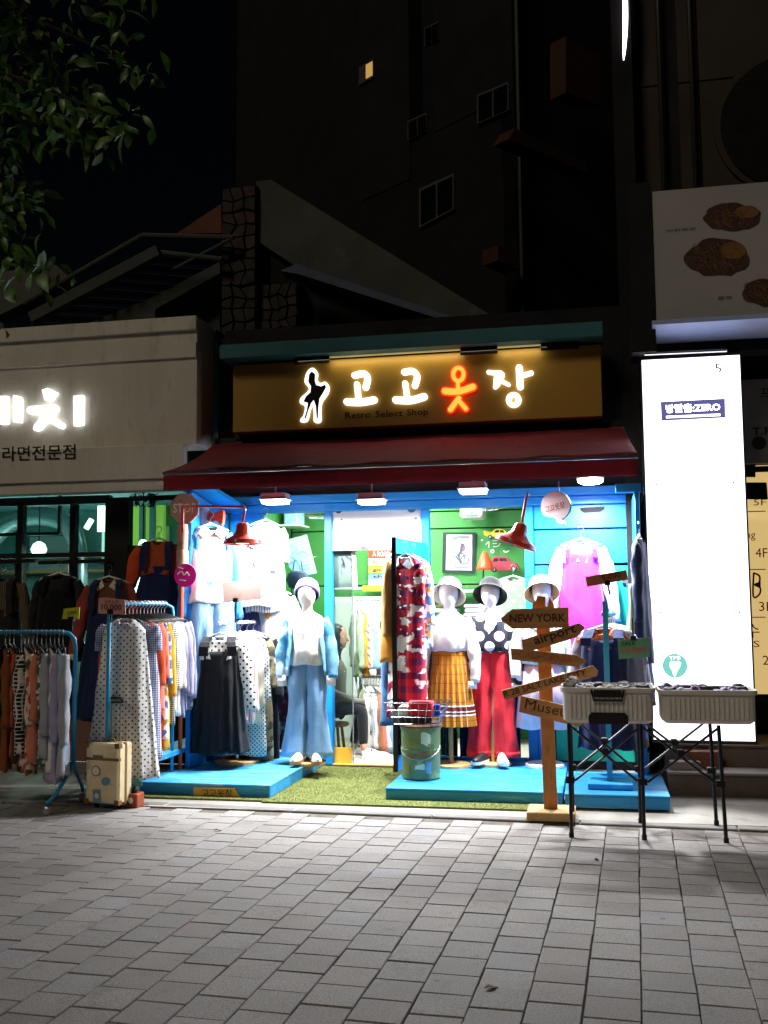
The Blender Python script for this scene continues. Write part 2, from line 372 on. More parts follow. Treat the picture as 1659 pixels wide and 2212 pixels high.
# ---------------------------------------------------------------- grass mat
mk('turf_base', '636a32', .95, .18, 5, .6, 300, c2='60662e')
mk('turf_blade', '747a3c', .9, .2, 9)
tm = thing('grass_mat', 'olive artificial grass mat leading to the open shop door', 'mat', (-1.98, 8.2, 0))
B(-2.44, -1.53, 7.36, 9.06, 0, .012).build('backing', 'turf_base', tm)
B(-1.53, -.22, 7.36, 7.56, 0, .012).build('edge_strip', 'turf_base', tm); B(-3.5, -2.44, 7.40, 7.52, 0, .012).build('edge_strip', 'turf_base', tm)
bl = MB()
for i in range(26000):
    r = random.random()
    if r < .78: x, y = random.uniform(-2.44, -1.53), random.uniform(7.355, 9.06)
    elif r < .92: x, y = random.uniform(-1.53, -.22), random.uniform(7.355, 7.56)
    else: x, y = random.uniform(-3.5, -2.44), random.uniform(7.39, 7.52)
    a = random.uniform(0, 6.28); c, s_ = math.cos(a) * .0022, math.sin(a) * .0022
    bl.add([(x - c, y - s_, .011), (x + c, y + s_, .011), (x + jit(.005), y + jit(.005), random.uniform(.014, .02))], [(0, 1, 2)])
bl.build('blades', 'turf_blade', tm, kind='stuff')
# ---------------------------------------------------------------- display platforms
def platform(label, x0, x1, y0, y1, h, nb, pm_='blue_wood'):
    t = thing('display_platform', label, 'platform', ((x0 + x1) / 2, (y0 + y1) / 2, 0), group='blue platforms in front of the shop')
    d = (y1 - y0) / nb
    for i in range(nb):
        z = h + jit(.0015)
        B(x0, x1, y0 + i * d + .003, y0 + (i + 1) * d - .003, h - .018, z).build('plank', pm_, t, bevel=.003)
    B(x0 + .004, x1 - .004, y0 + .004, y0 + .022, .012, h - .019).build('front_board', 'blue_wood', t); B(x0 + .002, x0 + .02, y0 + .023, y1 - .01, .012, h - .019).build('side_board', 'blue_wood', t)
    B(x1 - .02, x1 - .002, y0 + .023, y1 - .01, .012, h - .019).build('side_board', 'blue_wood', t)
    return t
pl1 = platform('worn blue plank platform under the black pinafore rack, left of the grass mat', -3.48, -2.42, 7.5, 9.02, .105, 6, 'blue_worn')
pl2 = platform('blue plank platform under the hatted mannequins, right of the grass mat', -1.55, -.25, 7.58, 9.02, .095, 6)
pl3 = platform('short blue platform with a pole rack, behind the folding stand', -.235, .49, 7.48, 8.48, .105, 4)
mk('placard_yellow', 'c79a3c', .6, .12, 8)
ws = thing('wooden_notice', 'small tan notice with brown lettering fixed to the front of the left platform', 'notice', P(470, 1722, 7.49))
MB().poly([P(x, y, 7.49) for x, y in ((418, 1701), (507, 1703), (522, 1727), (418, 1724))], (0, -1, 0), .012).build('board', 'placard_yellow', ws)
text('고고옷장', (436, 1722), (502, 1723), 18, 7.488, 'ink', ws)
# ---------------------------------------------------------------- the clothing shop
mk('shop_floor', 'cfc6b4', .45, .08, 2); mk('dark_wall', '1d1b1b', .9, .25, 3, .3, 40); mk('ceiling_grey', '9aa09a', .8, .05, 2)
mk('teal_door', '1aa98a', .5, .08, 2); mk('seam_dark', '10301a', .9); mk('rubber', '17171a', .7)
glass('shop_glass', 'f4fbfa', .01); glass('door_glass', 'dfe9e2', .16)
sh = thing('clothing_shop', 'small clothing shop front with sky-blue frames and bright green inner wall', 'shop', (-1.5, 9.1, 0))
FY = 9.1
B(-3.32, .34, 9.06, 11.3, -.001, .022).build('floor', 'shop_floor', sh)
B(-3.4, .42, 11.06, 11.2, -.05, 4.2).build('rear_wall', 'seam_dark', sh)
for z0, z1 in ((.02, .55), (.565, 1.12), (1.135, 1.655), (1.67, 2.265), (2.28, 2.455), (2.47, 2.78)): B(-3.3, .33, 11.02, 11.058, z0, z1).build('wall_board', 'green_board', sh, bevel=.004)
B(-3.42, -3.32, 9.17, 11.05, -.05, 2.86).build('side_wall', 'green_board', sh); B(.345, .44, 9.17, 11.05, -.05, 2.86).build('side_wall', 'white_board', sh); B(-3.42, -3.32, 9.17, 11.05, 2.862, 4.0).build('parapet', 'dark_wall', sh); B(.345, .44, 9.17, 11.05, 2.862, 4.0).build('parapet', 'dark_wall', sh)
B(-3.32, .345, 9.17, 11.02, 2.78, 2.86).build('ceiling', 'ceiling_grey', sh)
B(-3.42, .44, 9.06, 9.165, 2.47, 4.0).build('upper_wall', 'dark_wall', sh)
B(-3.42, .44, 9.17, 11.2, 4.0, 4.1).build('flat_roof', 'dark_wall', sh)
B(-3.3, .4, 9.02, 9.16, 2.31, 2.385).build('header_beam', 'blue_paint', sh, bevel=.006); B(-3.3, .4, 8.99, 9.16, 2.389, 2.465).build('header_trim', 'blue_paint', sh, bevel=.006)
for x0, x1 in ((-3.08, -3.0), (-2.40, -2.33), (-1.50, -1.43), (-.58, -.50)): B(x0, x1, 9.04, 9.15, .023, 2.308).build('post', 'blue_paint', sh, bevel=.005)
B(-3.31, -3.083, 9.05, 9.12, .02, 2.308).build('side_panel', 'blue_paint', sh)
for x0, x1 in ((-2.998, -2.402), (-1.428, -.582)): B(x0, x1, 9.05, 9.14, .023, .11).build('window_sill', 'blue_paint', sh, bevel=.004); B(x0, x1, 9.09, 9.098, .112, 2.307).build('window_pane', 'shop_glass', sh)
# transom above the door: white board with stickers
B(-2.328, -1.502, 9.07, 9.10, 1.985, 2.306).build('transom_panel', 'white_board', sh)
B(-2.33, -1.5, 9.05, 9.13, 1.945, 1.982).build('door_head', 'steel', sh)
# fixed glazed side of the doorway with a kick board, and the threshold
B(-2.325, -2.16, 9.10, 9.108, .17, 1.944).build('side_light', 'door_glass', sh); B(-2.158, -2.15, 9.095, 9.113, .024, 1.944).build('door_stile', 'steel', sh)
mk('yellow_ply', 'd8a838', .5, .15, 3, c2='c08c28'); B(-2.325, -2.168, 9.09, 9.115, .024, .17).build('kick_board', 'yellow_ply', sh)
B(-2.33, -1.5, 9.03, 9.13, .0225, .032).build('threshold', 'pale_wood', sh)
# right-hand boarded bay
bx = B(-.498, .335, 9.07, 9.13, 2.105, 2.306).build('boarding', 'blue_paint', sh, bevel=.004); B(-.498, .335, 9.07, 9.13, 1.795, 2.09).build('boarding', 'blue_paint', sh, bevel=.004)
B(-.498, -.36, 9.07, 9.13, .1, 1.78).build('boarding', 'blue_paint', sh, bevel=.004)
ld = B(-.345, .32, 9.075, 9.13, .1, 1.77).build('locker_door', 'teal_door', sh, bevel=.004)
B(-.498, .335, 9.131, 9.16, .02, 2.306).build('boarding_back', 'rubber', sh)
la = MB(); la.box(.25, .34, 9.045, 9.073, 1.62, 1.65); la.box(.28, .31, 9.035, 9.046, 1.60, 1.66); la.build('latch', 'steel', ld)
so_ = [(1253, 1097), (1255, 1104), (1262, 1108), (1296, 1106), (1305, 1101), (1307, 1094)]
MB().poly([P(x, y, 9.066) for x, y in so_], (0, -1, 0), .004).build('slot', 'rubber', bx)
# projecting side wings
lw = MB(); lw.add([(-3.37, 8.15, 2.43), (-3.37, 9.05, 2.30), (-3.37, 9.05, .02), (-3.37, 8.15, .02), (-3.33, 8.15, 2.43), (-3.33, 9.05, 2.30), (-3.33, 9.05, .02), (-3.33, 8.15, .02)], [(0, 1, 2, 3), (7, 6, 5, 4), (0, 4, 5, 1), (1, 5, 6, 2), (2, 6, 7, 3), (3, 7, 4, 0)])
lw.build('side_wing', 'blue_paint', sh, bevel=.004)
lt = MB(); lt.add([(-3.42, 8.0, 2.46), (-3.18, 8.0, 2.48), (-3.13, 9.04, 2.33), (-3.42, 9.04, 2.31), (-3.42, 8.0, 2.495), (-3.18, 8.0, 2.515), (-3.13, 9.04, 2.365), (-3.42, 9.04, 2.345)], [(3, 2, 1, 0), (4, 5, 6, 7), (0, 1, 5, 4), (1, 2, 6, 5), (2, 3, 7, 6), (3, 0, 4, 7)]); lt.build('wing_cap', 'blue_paint', sh)
B(.345, .385, 8.35, 9.06, .02, 2.33).build('side_wing', 'blue_paint', sh, bevel=.004); B(.20, .40, 8.34, 8.40, 2.332, 2.40).build('wing_cap', 'blue_paint', sh)
# the low shelf tied to the left wing
B(-3.62, -3.375, 7.5, 9.0, .24, .275).build('side_shelf', 'blue_wood', sh)
# opened door leaf, swung out over the mat
dl = thing('open_door_leaf', 'glass door leaf with black edge and blue rails swung outward at right of doorway', 'door', (-1.5, 9.03, 0), rz=R(0))
def leaf(a0, a1, z0, z1, th=.035):
    d = Vector((-.10, -.80, 0)); a = Vector((-1.49, 9.0, 0)); n = Vector((.8, -.1, 0)).normalized() * th / 2
    p, q = a + d * a0, a + d * a1
    return MB().add([p - n + Vector((0, 0, z0)), q - n + Vector((0, 0, z0)), q + n + Vector((0, 0, z0)), p + n + Vector((0, 0, z0)), p - n + Vector((0, 0, z1)), q - n + Vector((0, 0, z1)), q + n + Vector((0, 0, z1)), p + n + Vector((0, 0, z1))], [(3, 2, 1, 0), (4, 5, 6, 7), (0, 1, 5, 4), (1, 2, 6, 5), (2, 3, 7, 6), (3, 0, 4, 7)])
leaf(0, 1, 1.87, 2.0).build('top_rail', 'blue_paint', dl); leaf(0, 1, .115, .23).build('bottom_rail', 'blue_paint', dl)
leaf(.99, 1.008, .112, 2.005, .038).build('edge_stile', 'black_metal', dl); leaf(-.03, .03, .115, 2.0, .04).build('hinge_stile', 'blue_paint', dl); leaf(.03, .985, .23, 1.87, .008).build('pane', 'shop_glass', dl)
# interior lamps
mk('lamp_white', 'f2f2f2', .4)
def ceiling_lamp(label, x, y, w=22):
    t = thing('ceiling_lamp', label, 'ceiling lamp', (x, y, 2.78), group='round ceiling lamps inside the clothing shop')
    MB().lathe([(.11, 2.78), (.11, 2.735), (.09, 2.725)], (x, y, 0), 20).build('housing', 'lamp_white', t); MB().lathe([(.088, 2.7245), (.088, 2.72)], (x, y, 0), 20).build('lens', 'led', t)
    lamp('bulb', t, (x, y, 2.71), w, .17, (1, .98, .94))
ceiling_lamp('round lit ceiling lamp inside shop seen at top of the left window', -2.72, 9.75); ceiling_lamp('round lit ceiling lamp inside shop above the doorway', -1.9, 9.6, 85)
ceiling_lamp('round lit ceiling lamp inside shop at top left of the right window', -1.25, 9.9); ceiling_lamp('round lit ceiling lamp inside shop deep behind the doorway', -1.9, 10.6, 32)
# ---------------------------------------------------------------- sign board over the shop
mk('mustard', 'b48a36', .45, .07, 1.2, .05, 20); mk('teal_metal', '2b6c78', .5, .12, 2); mk('sign_black', '181512', .5)
em('sign_red', 'ff3a10', 2.6); em('sign_orange', 'ff7a2a', 3.2); em('led_warm', 'fff0a8', .25)
sg = thing('shop_sign', 'long mustard sign board with glowing white and red letters above the maroon awning', 'sign', (-1.52, 8.7, 3.02))
B(-3.165, .12, 8.7, 8.84, 3.02, 3.64).build('panel', 'mustard', sg, bevel=.004)
B(-3.23, .14, 8.52, 8.86, 3.662, 3.79).build('cap', 'teal_metal', sg, bevel=.005); B(-3.2, .12, 8.845, 8.9, 2.98, 3.66).build('back_frame', 'dark_frame', sg)
B(-2.55, -.32, 8.66, 8.685, 3.65, 3.66).build('light_strip', 'led_warm', sg)
lamp('strip_light', sg, (-1.43, 8.64, 3.63), 2.2, 2.2, (1, .9, .6), (R(18), 0, 0), sy=.03)
for x in (675, 1035, 1210): p = P(x, 770, 8.66); B(p.x - .16, p.x + .16, 8.63, 8.654, 3.6, 3.66).build('bracket', 'sign_black', sg)
SY = 8.698
strokes([([(767, 812), (787, 808), (795, 818), (791, 838)], 13), ([(772, 831), (775, 860)], 12), ([(751, 869), (780, 870), (809, 865)], 15)], SY, 'sign_white', sg, 'letter')
strokes([([(874, 805), (892, 803), (902, 814), (897, 834)], 13), ([(876, 829), (880, 857)], 12), ([(856, 865), (887, 866), (917, 858)], 15)], SY, 'sign_white', sg, 'letter')
def ring(cx, cy, rx, ry, w, n=22): return [(cx + rx * math.cos(a), cy + ry * math.sin(a)) for a in [2 * math.pi * k / n for k in range(n + 1)]], w
RD = [ring(991, 810, 11, 14, 8), ([(990, 824), (990, 842)], 8), ([(962, 846), (990, 847), (1022, 837)], 13), ([(992, 861), (984, 872), (974, 886)], 10), ([(993, 868), (1007, 884)], 9)]
strokes([(p, w + 4.5) for p, w in RD], SY, 'sign_red', sg, 'letter', .02, .02); strokes(RD, SY, 'sign_orange', sg, 'letter_face', .012, .03)
strokes([([(1056, 805), (1072, 807), (1084, 809), (1078, 824), (1070, 837)], [9, 11, 12, 12, 9]), ([(1080, 822), (1099, 832)], 8), ([(1122, 796), (1124, 836)], 15), ([(1128, 813), (1148, 807)], 10), ring(1110, 865, 11, 11, 11)], SY, 'sign_white', sg, 'letter')
text('Retro', (746, 905), (801, 902), 14, SY, 'sign_black', sg, bold=.01); text('Select', (811, 902), (870, 899), 14, SY, 'sign_black', sg, bold=.01); text('Shop', (879, 902), (925, 900), 18, SY, 'sign_black', sg, bold=.01)
fig = [(1035, 358), (1062, 392), (1060, 440), (1085, 458), (1112, 448), (1138, 482), (1130, 530), (1092, 585), (1084, 640), (1082, 714), (1038, 714), (1036, 655), (1028, 604), (1012, 640), (1002, 690), (984, 715), (948, 714), (952, 692), (968, 672), (978, 612), (946, 592), (950, 556), (990, 520), (1004, 492), (976, 452), (986, 396), (1008, 366)]
fg = [(338.9 + .3268 * a, 677.7 + .3268 * b) for a, b in fig]
MB().poly([P(x, y, SY - .02) for x, y in smoothpts(fg, 3, True)], (0, -1, 0), .02).build('figure_outline', 'sign_white', sg)
inn = [(1030, 385), (1046, 400), (1044, 440), (1052, 470), (1085, 480), (1112, 468), (1118, 486), (1100, 520), (1075, 560), (1068, 610), (1064, 690), (1056, 690), (1050, 610), (1036, 570), (1020, 590), (1000, 640), (985, 690), (974, 692), (990, 640), (998, 590), (968, 580), (985, 545), (1014, 520), (1018, 480), (1000, 450), (1006, 400), (1018, 384)]
MB().poly([P(338.9 + .3268 * a, 677.7 + .3268 * b, SY - .0235) for a, b in inn], (0, -1, 0), .003).build('figure', 'sign_black', sg)
# ---------------------------------------------------------------- awning
fab('awning_cloth', '82182a', None, rough=.75); mk('awning_bar', '6a5a5a', .4, .1, 6, metal=.6)
aw = thing('awning', 'maroon folding-arm awning with straight valance over the shop window', 'awning', (-1.5, 8.2, 2.4))
m = MB(); NU, NV = 90, 10; g = []
for j in range(NV + 1):
    v = j / NV
    for i in range(NU + 1):
        u = i / NU; x = (-3.40 + u * 3.70) * (1 - v) + (-3.365 + u * 3.715) * v
        y = 8.88 + (7.66 - 8.88) * v; z = 2.96 + (2.535 - 2.96) * v - .028 * math.sin(math.pi * v) * (1 + .5 * math.cos(u * 17)) + .008 * math.sin(u * 37 + 3 * v) * v + .007 * noise.noise(Vector((x * 5, v * 3, 0)))
        g.append((x, y, z))
m.add(g, [(j * (NU + 1) + i, j * (NU + 1) + i + 1, (j + 1) * (NU + 1) + i + 1, (j + 1) * (NU + 1) + i) for j in range(NV) for i in range(NU)])
m.build('canopy', 'awning_cloth', aw, smooth=True, solid=.003)
m = MB(); g = []
for j in range(4):
    for i in range(61):
        u = i / 60; g.append((-3.365 + u * 3.715, 7.64 + .006 * math.sin(u * 50) * j / 3, 2.505 - .042 * j))
m.add(g, [(j * 61 + i, j * 61 + i + 1, (j + 1) * 61 + i + 1, (j + 1) * 61 + i) for j in range(3) for i in range(60)]); m.build('valance', 'awning_cloth', aw, smooth=True, solid=.003)
B(-3.372, .352, 7.632, 7.67, 2.507, 2.532).build('front_bar', 'awning_bar', aw, bevel=.004); B(-3.4, .3, 8.86, 8.98, 2.9, 3.0).build('cassette', 'dark_frame', aw)
for x in (-2.6, -.5):
    MB().tube([(x, 8.85, 2.86), (x + .5, 8.3, 2.66), (x - .1, 7.7, 2.51)], .018, 8).build('folding_arm', 'awning_bar', aw)
# ---------------------------------------------------------------- flood lamps under the awning
mk('lamp_grey', 'a8a8aa', .4)
def flood(label, x, y, Y, w, square=True):
    c = P(x, y, Y); t = thing('flood_lamp', label, 'lamp', c, group='lamps under the awning')
    MB().box(c.x - .11, c.x + .11, c.y - .08, c.y + .08, c.z, c.z + .05).build('housing', 'lamp_grey' if square else 'lamp_white', t, bevel=.008)
    if square: MB().box(c.x - .125, c.x + .125, c.y - .095, c.y + .095, c.z - .012, c.z - .0005).build('rim', 'lamp_white', t, bevel=.005); MB().box(c.x - .105, c.x + .105, c.y - .075, c.y + .075, c.z - .042, c.z - .0125).build('lens', 'led', t, bevel=.006)
    else: MB().lathe([(.10, -.0005), (.10, -.02), (.07, -.035)], c, 24).build('lens', 'led', t)
    MB().tube([c + Vector((0, 0, .045)), c + Vector((0, .03, .3))], .008, 6).build('bracket', 'lamp_grey', t)
    lamp('bulb', t, c - Vector((0, .0, .055)), w, .16, (.95, .98, 1.), spread=172)
flood('square flood lamp under the awning above the striped shirt', 595, 1078, 8.42, 120)
flood('square flood lamp under the awning above the doorway', 803, 1078, 8.42, 105)
flood('square flood lamp under the awning above the black-hatted mannequin', 1022, 1055, 8.4, 120)
flood('round lamp under the awning above the pink dress', 1275, 1036, 8.4, 130, False)

mk('void_black', '040404', .9)
# ---------------------------------------------------------------- restaurant on the left
mk('rest_wall', '5a5a52', .85, .15, 2); mk('rest_inner', '6a9a98', .8, .12, 1.5); mk('rest_floor', '4a4640', .6, .2, 3); mk('pink_panel', '8a6458', .8, .12, 2)
em('room_lamp', 'e8fff8', 9., False); em('tube_lamp', 'f0ffff', 6., False)
glass('rest_glass', 'cfe3e0', .10); glass('rest_glass_low', 'b8c8c4', .35, .25)
rs = thing('restaurant', 'cream fronted noodle restaurant with dark-framed lit windows at left', 'restaurant', (-5.2, 8.7, 0))
fa = B(-8.2, -3.475, 8.6, 9.0, 2.915, 3.955).build('fascia', 'cream_paint', rs); B(-8.2, -3.47, 8.56, 9.02, 3.96, 4.09).build('fascia_cap', 'cream_paint', rs, bevel=.006)
B(-8.2, -3.476, 8.575, 8.599, 3.71, 3.85).build('trim_band', 'cream_paint', fa); B(-8.2, -3.56, 8.52, 8.6, 2.60, 2.91).build('lower_band', 'cream_paint', fa, bevel=.006)
B(-8.2, -3.50, 8.55, 8.72, 2.50, 2.598).build('soffit_board', 'cream_paint', fa, bevel=.004)
B(-8.2, -3.45, 9.0, 12.6, 4.0, 4.08).build('roof_slab', 'rest_wall', rs); B(-8.2, -3.45, 9.06, 12.6, -.05, .012).build('floor', 'rest_floor', rs)
B(-8.2, -3.45, 12.5, 12.6, .012, 4.0).build('rear_wall', 'rest_inner', rs); B(-3.5, -3.45, 9.06, 12.5, .012, 4.0).build('party_wall', 'rest_inner', rs); B(-8.2, -8.1, 9.06, 12.5, .012, 4.0).build('party_wall', 'rest_inner', rs)
B(-8.1, -3.5, 9.06, 12.5, 2.75, 2.8).build('ceiling', 'rest_inner', rs)
LS = 8.596
for pts in (((-1, 855), (14, 855), (14, 915), (-1, 916)), ((28, 853), (42, 856), (45, 864), (43, 912), (28, 911))): MB().poly([P(x, y, LS - .05) for x, y in pts], (0, -1, 0), .05).build('letter', 'sign_white', fa)
MB().poly([P(x, y, LS - .05) for x, y in ((90, 842), (103, 838), (122, 848), (108, 865), (96, 864))], (0, -1, 0), .05).build('letter', 'sign_white', fa)
strokes([([(72, 888), (121, 884)], 17), ([(108, 889), (96, 912), (83, 927)], [17, 15, 11]), ([(104, 903), (120, 911), (136, 921)], 13)], LS, 'sign_white', fa, 'letter', .05, .05)
MB().poly([P(x, y, LS - .05) for x, y in ((158, 855), (178, 853), (177, 917), (159, 920))], (0, -1, 0), .05).build('letter', 'sign_white', fa)
text('라면전문점', (5, 997), (163, 992), 32, 8.518, 'ink', fa, bold=.012)
# shop-window framing
WY = 9.0
def wx(x, y=1100): return P(x, y, WY).x
zt = 2.49
for x in (47, 160, 236): px_ = wx(x); B(px_ - .028, px_ + .028, WY - .03, WY + .05, .5, zt).build('mullion', 'dark_frame', rs)
B(-8.1, wx(238), WY - .032, WY + .052, zt - .05, zt + .03).build('head_frame', 'dark_frame', rs); B(-8.1, wx(236), WY - .034, WY + .054, 1.93, 1.975).build('transom', 'dark_frame', rs)
B(-8.1, wx(236), WY - .03, WY + .05, .44, .5).build('sill', 'dark_frame', rs); B(-8.1, wx(236), WY - .02, WY + .05, .012, .44).build('stall_riser', 'pink_panel', rs)
es = [-8.1] + [wx(47), wx(160), wx(236)]
for a, b in zip(es, es[1:]): B(a + .03, b - .03, WY, WY + .008, 1.977, zt - .052).build('pane', 'rest_glass', rs); B(a + .03, b - .03, WY, WY + .008, .502, 1.928).build('pane', 'rest_glass_low', rs)
# entrance door bay
dd = B(wx(238), wx(282), WY - .05, WY + .06, .012, zt).build('door_pier', 'dark_frame', rs)
for z0, z1 in ((.4, .46), (1.97, 2.03), (1.86, 1.92), (2.45, 2.5)): B(wx(282), -3.62, WY - .03, WY + .04, z0, z1).build('door_rail', 'dark_frame', rs)
B(-3.66, -3.6, WY - .035, WY + .045, .012, zt).build('door_jamb', 'dark_frame', rs); B(-3.6, -3.475, WY - .04, WY + .06, .012, zt).build('white_pier', 'white_board', rs)
B(wx(282), -3.66, WY, WY + .008, .46, 2.45).build('door_pane', 'rest_glass', rs); B(wx(282), -3.66, WY - .03, WY + .04, .012, .4).build('door_kick', 'dark_frame', rs)
# inside the restaurant
em('lit_card', 'c8f060', .55); mk('fridge_white', 'd8e0e4', .4, .05, 2); mk('counter', '6a7c7c', .5, .1, 2)
pa_, pb_ = P(284, 1068, 12.2), P(352, 1182, 12.2); t = thing('wall_display', 'lime-lit menu display glowing behind the restaurant door', 'display', (pa_.x, 12.2, pb_.z))
B(pa_.x, pb_.x, 12.2, 12.28, pb_.z, pa_.z).build('board', 'lit_card', t)
for u in (.3, .62): x_ = pa_.x + (pb_.x - pa_.x) * u; B(x_, x_ + .07, 12.15, 12.199, pb_.z - .2, pa_.z + .05).build('post', 'rest_inner', t)
t = thing('tall_fridge', 'white upright fridge standing inside the restaurant behind the narrow window', 'fridge', (-5.2, 11.6, 0))
B(-5.6, -4.95, 11.3, 11.9, .05, 1.95).build('cabinet', 'fridge_white', t, bevel=.01); B(-5.57, -5.27, 11.27, 11.298, .1, 1.9).build('door', 'fridge_white', t, bevel=.006); B(-5.25, -4.98, 11.27, 11.298, .1, 1.9).build('door', 'fridge_white', t, bevel=.006); B(-5.3, -5.28, 11.23, 11.268, .9, 1.3).build('handle', 'steel', t)
t = thing('counter', 'grey counter with shelves inside the restaurant', 'counter', (-6.6, 10.9, 0))
B(-7.6, -5.8, 10.7, 11.3, .012, 1.0).build('body', 'counter', t); B(-7.65, -5.75, 10.65, 11.35, 1.002, 1.04).build('top', 'fridge_white', t)
for z in (1.5, 1.9): B(-7.6, -5.8, 11.9, 12.2, z, z + .03).build('shelf', 'wood', t)
def room_light(label, x, y, z, r, w):
    t = thing('pendant_lamp', label, 'lamp', (x, y, z), group='lamps inside the restaurant')
    MB().tube([(x, y, 2.75), (x, y, z + r)], .008, 6).build('cord', 'black_metal', t); MB().lathe([(.02, r), (r * .7, r * .7), (r, 0), (r * .7, -r * .7), (.02, -r)], (x, y, z), 16).build('globe', 'room_lamp', t, smooth=True)
    lamp('bulb', t, (x, y, z - r - .02), w, r * 1.6, (.8, 1, .96))
q_ = P(84, 1187, 10.6); room_light('bright globe lamp glowing behind the middle restaurant window', q_.x, q_.y, q_.z, .09, 220); q_ = P(309, 1176, 10.8); room_light('small globe lamp glowing behind the restaurant door glass', q_.x, q_.y, q_.z, .055, 140); room_light('globe lamp glowing behind the leftmost restaurant window', -6.7, 10.3, 2.2, .09, 170)
a_, b_ = P(211, 1093, 10.9), P(227, 1148, 10.9); t = thing('lit_panel', 'bright rectangular light panel behind the narrow restaurant window', 'lamp', (a_.x, 10.9, b_.z)); B(a_.x, b_.x, 10.9, 10.93, b_.z, a_.z).build('panel', 'room_lamp', t)
t = thing('tube_light', 'slanting tube light glowing behind the narrow restaurant window', 'lamp', (-5.05, 10.6, 2.2)); MB().tube([P(186, 1142, 10.5), P(198, 1122, 10.5)], .032, 8).build('tube', 'tube_lamp', t)
for i, x in enumerate((-6.4, -5.3)):
    t = thing('ceiling_tube', ('left' if i == 0 else 'right') + ' of two ceiling tube lights along the top of the restaurant windows', 'lamp', (x, 9.7, 2.74), group='lamps inside the restaurant'); B(x - .3, x + .3, 9.68, 9.73, 2.7, 2.745).build('tube', 'tube_lamp', t)
mk('arc_grey', '9aa8a8', .35, .1, 3, metal=.7); em('reflection_glow', 'd8fff6', 1.6, False)  # the emissive colour puts reflected light into a wall sheet
t = thing('reflection_arc', 'added bent grey duct under the restaurant ceiling behind the windows', 'arc', (-6.4, 11.2, 2.0)); MB().tube(smoothpts([(-7.6, 11.6, 1.6), (-7.3, 11.3, 2.15), (-6.8, 11.1, 2.5), (-6.2, 11.0, 2.5), (-5.9, 10.95, 2.2), (-5.85, 10.9, 1.3)], 5), .11, 14).build('arc', 'arc_grey', t, smooth=True)  # added curve, stands in for curved reflections in the window glass
t = thing('reflection_bars', 'added dark bars standing in for reflections in the middle restaurant window', 'reflection bars', (-6.2, 10.2, 2.1)); m = MB()  # bars added in place of dark shapes mirrored in the panes
for a, b in (((-6.75, 10.2, 2.26), (-5.7, 10.2, 2.26)), ((-6.75, 10.2, 2.26), (-6.75, 10.2, 2.75)), ((-5.7, 10.2, 2.26), (-5.7, 10.2, 2.75)), ((-6.75, 10.2, 2.02), (-5.7, 10.2, 2.02)), ((-6.2, 10.2, 2.26), (-6.2, 10.2, 1.8))): m.bar(a, b, .035, .035)
m.build('bars', 'dark_frame', t)
for i, (x, z, w, h, mt, lab) in enumerate(((-7.4, 1.9, .7, .5, 'fridge_white', 'added white sheet standing in for reflections, restaurant rear wall at far left'), (-6.35, 2.05, .5, .55, 'reflection_glow', 'added glowing sheet standing in for reflected light, restaurant rear wall'), (-5.75, 1.9, .35, .6, 'fridge_white', 'narrow added white sheet standing in for reflections, restaurant rear wall'))):
    t = thing('reflection_sheet', lab, 'notice', (x, 12.47, z)); B(x, x + w, 12.46, 12.498, z, z + h).build('sheet', mt, t); B(x - .02, x + w + .02, 12.452, 12.459, z - .03, z).build('ledge', 'dark_frame', t)  # rear-wall sheets added to imitate pale and bright window reflections
def sprig(name, label, cat, loc, n, L, mat, grp=None, pot=False):
    t = thing(name, label, cat, loc); m = MB(); lo = Vector(loc)
    for k in range(n):
        a = k * 2.4; e = lo + Vector((math.cos(a) * L * .8, math.sin(a) * L * .25, L * random.uniform(-.45, .5)))
        m.tube([lo, (lo + e) / 2 + Vector((0, 0, .05)), e], .004, 5)
    m.build('stem', 'dark_frame', t); f = MB()
    for k in range(n * 7):
        a = (k // 7) * 2.4; s = random.uniform(.3, 1.05); p = lo + Vector((math.cos(a) * L * .8 * s, math.sin(a) * L * .25 * s, L * s * random.uniform(-.45, .5)))
        d = Vector((jit(1), jit(.3), jit(1))).normalized() * .035; q = Vector((jit(1), jit(.6), jit(1))).normalized() * .014
        f.add([p - d, p + q, p + d, p - q], [(0, 1, 2, 3)])
    f.build('leaves', mat, t); return t
mk('leaf_dark', '16210f', .6, .3, 20)
sprig('hanging_plant', 'dark leafy sprig hanging across the restaurant door glass', 'plant', P(310, 1082, 8.95), 6, .16, 'leaf_dark')
# clothes rail bars fixed across the restaurant windows
for a, b, lab in ((-40, 76, 'short black rail across the leftmost restaurant window'), (84, 236, 'black rail across the middle restaurant windows holding the black dress')):
    m = MB(); pa, pb = P(a, 1216, 8.9), P(b, 1211, 8.9); m.bar(pa, pb, .03, .035); t = thing('wall_rail', lab, 'rail', pa); m.build('bar', 'black_metal', t)
    for s in (.2, .8): q = pa.lerp(pb, s); B(q.x - .012, q.x + .012, 8.91, 8.965, q.z - .01, q.z + .01).build('bracket', 'black_metal', t)
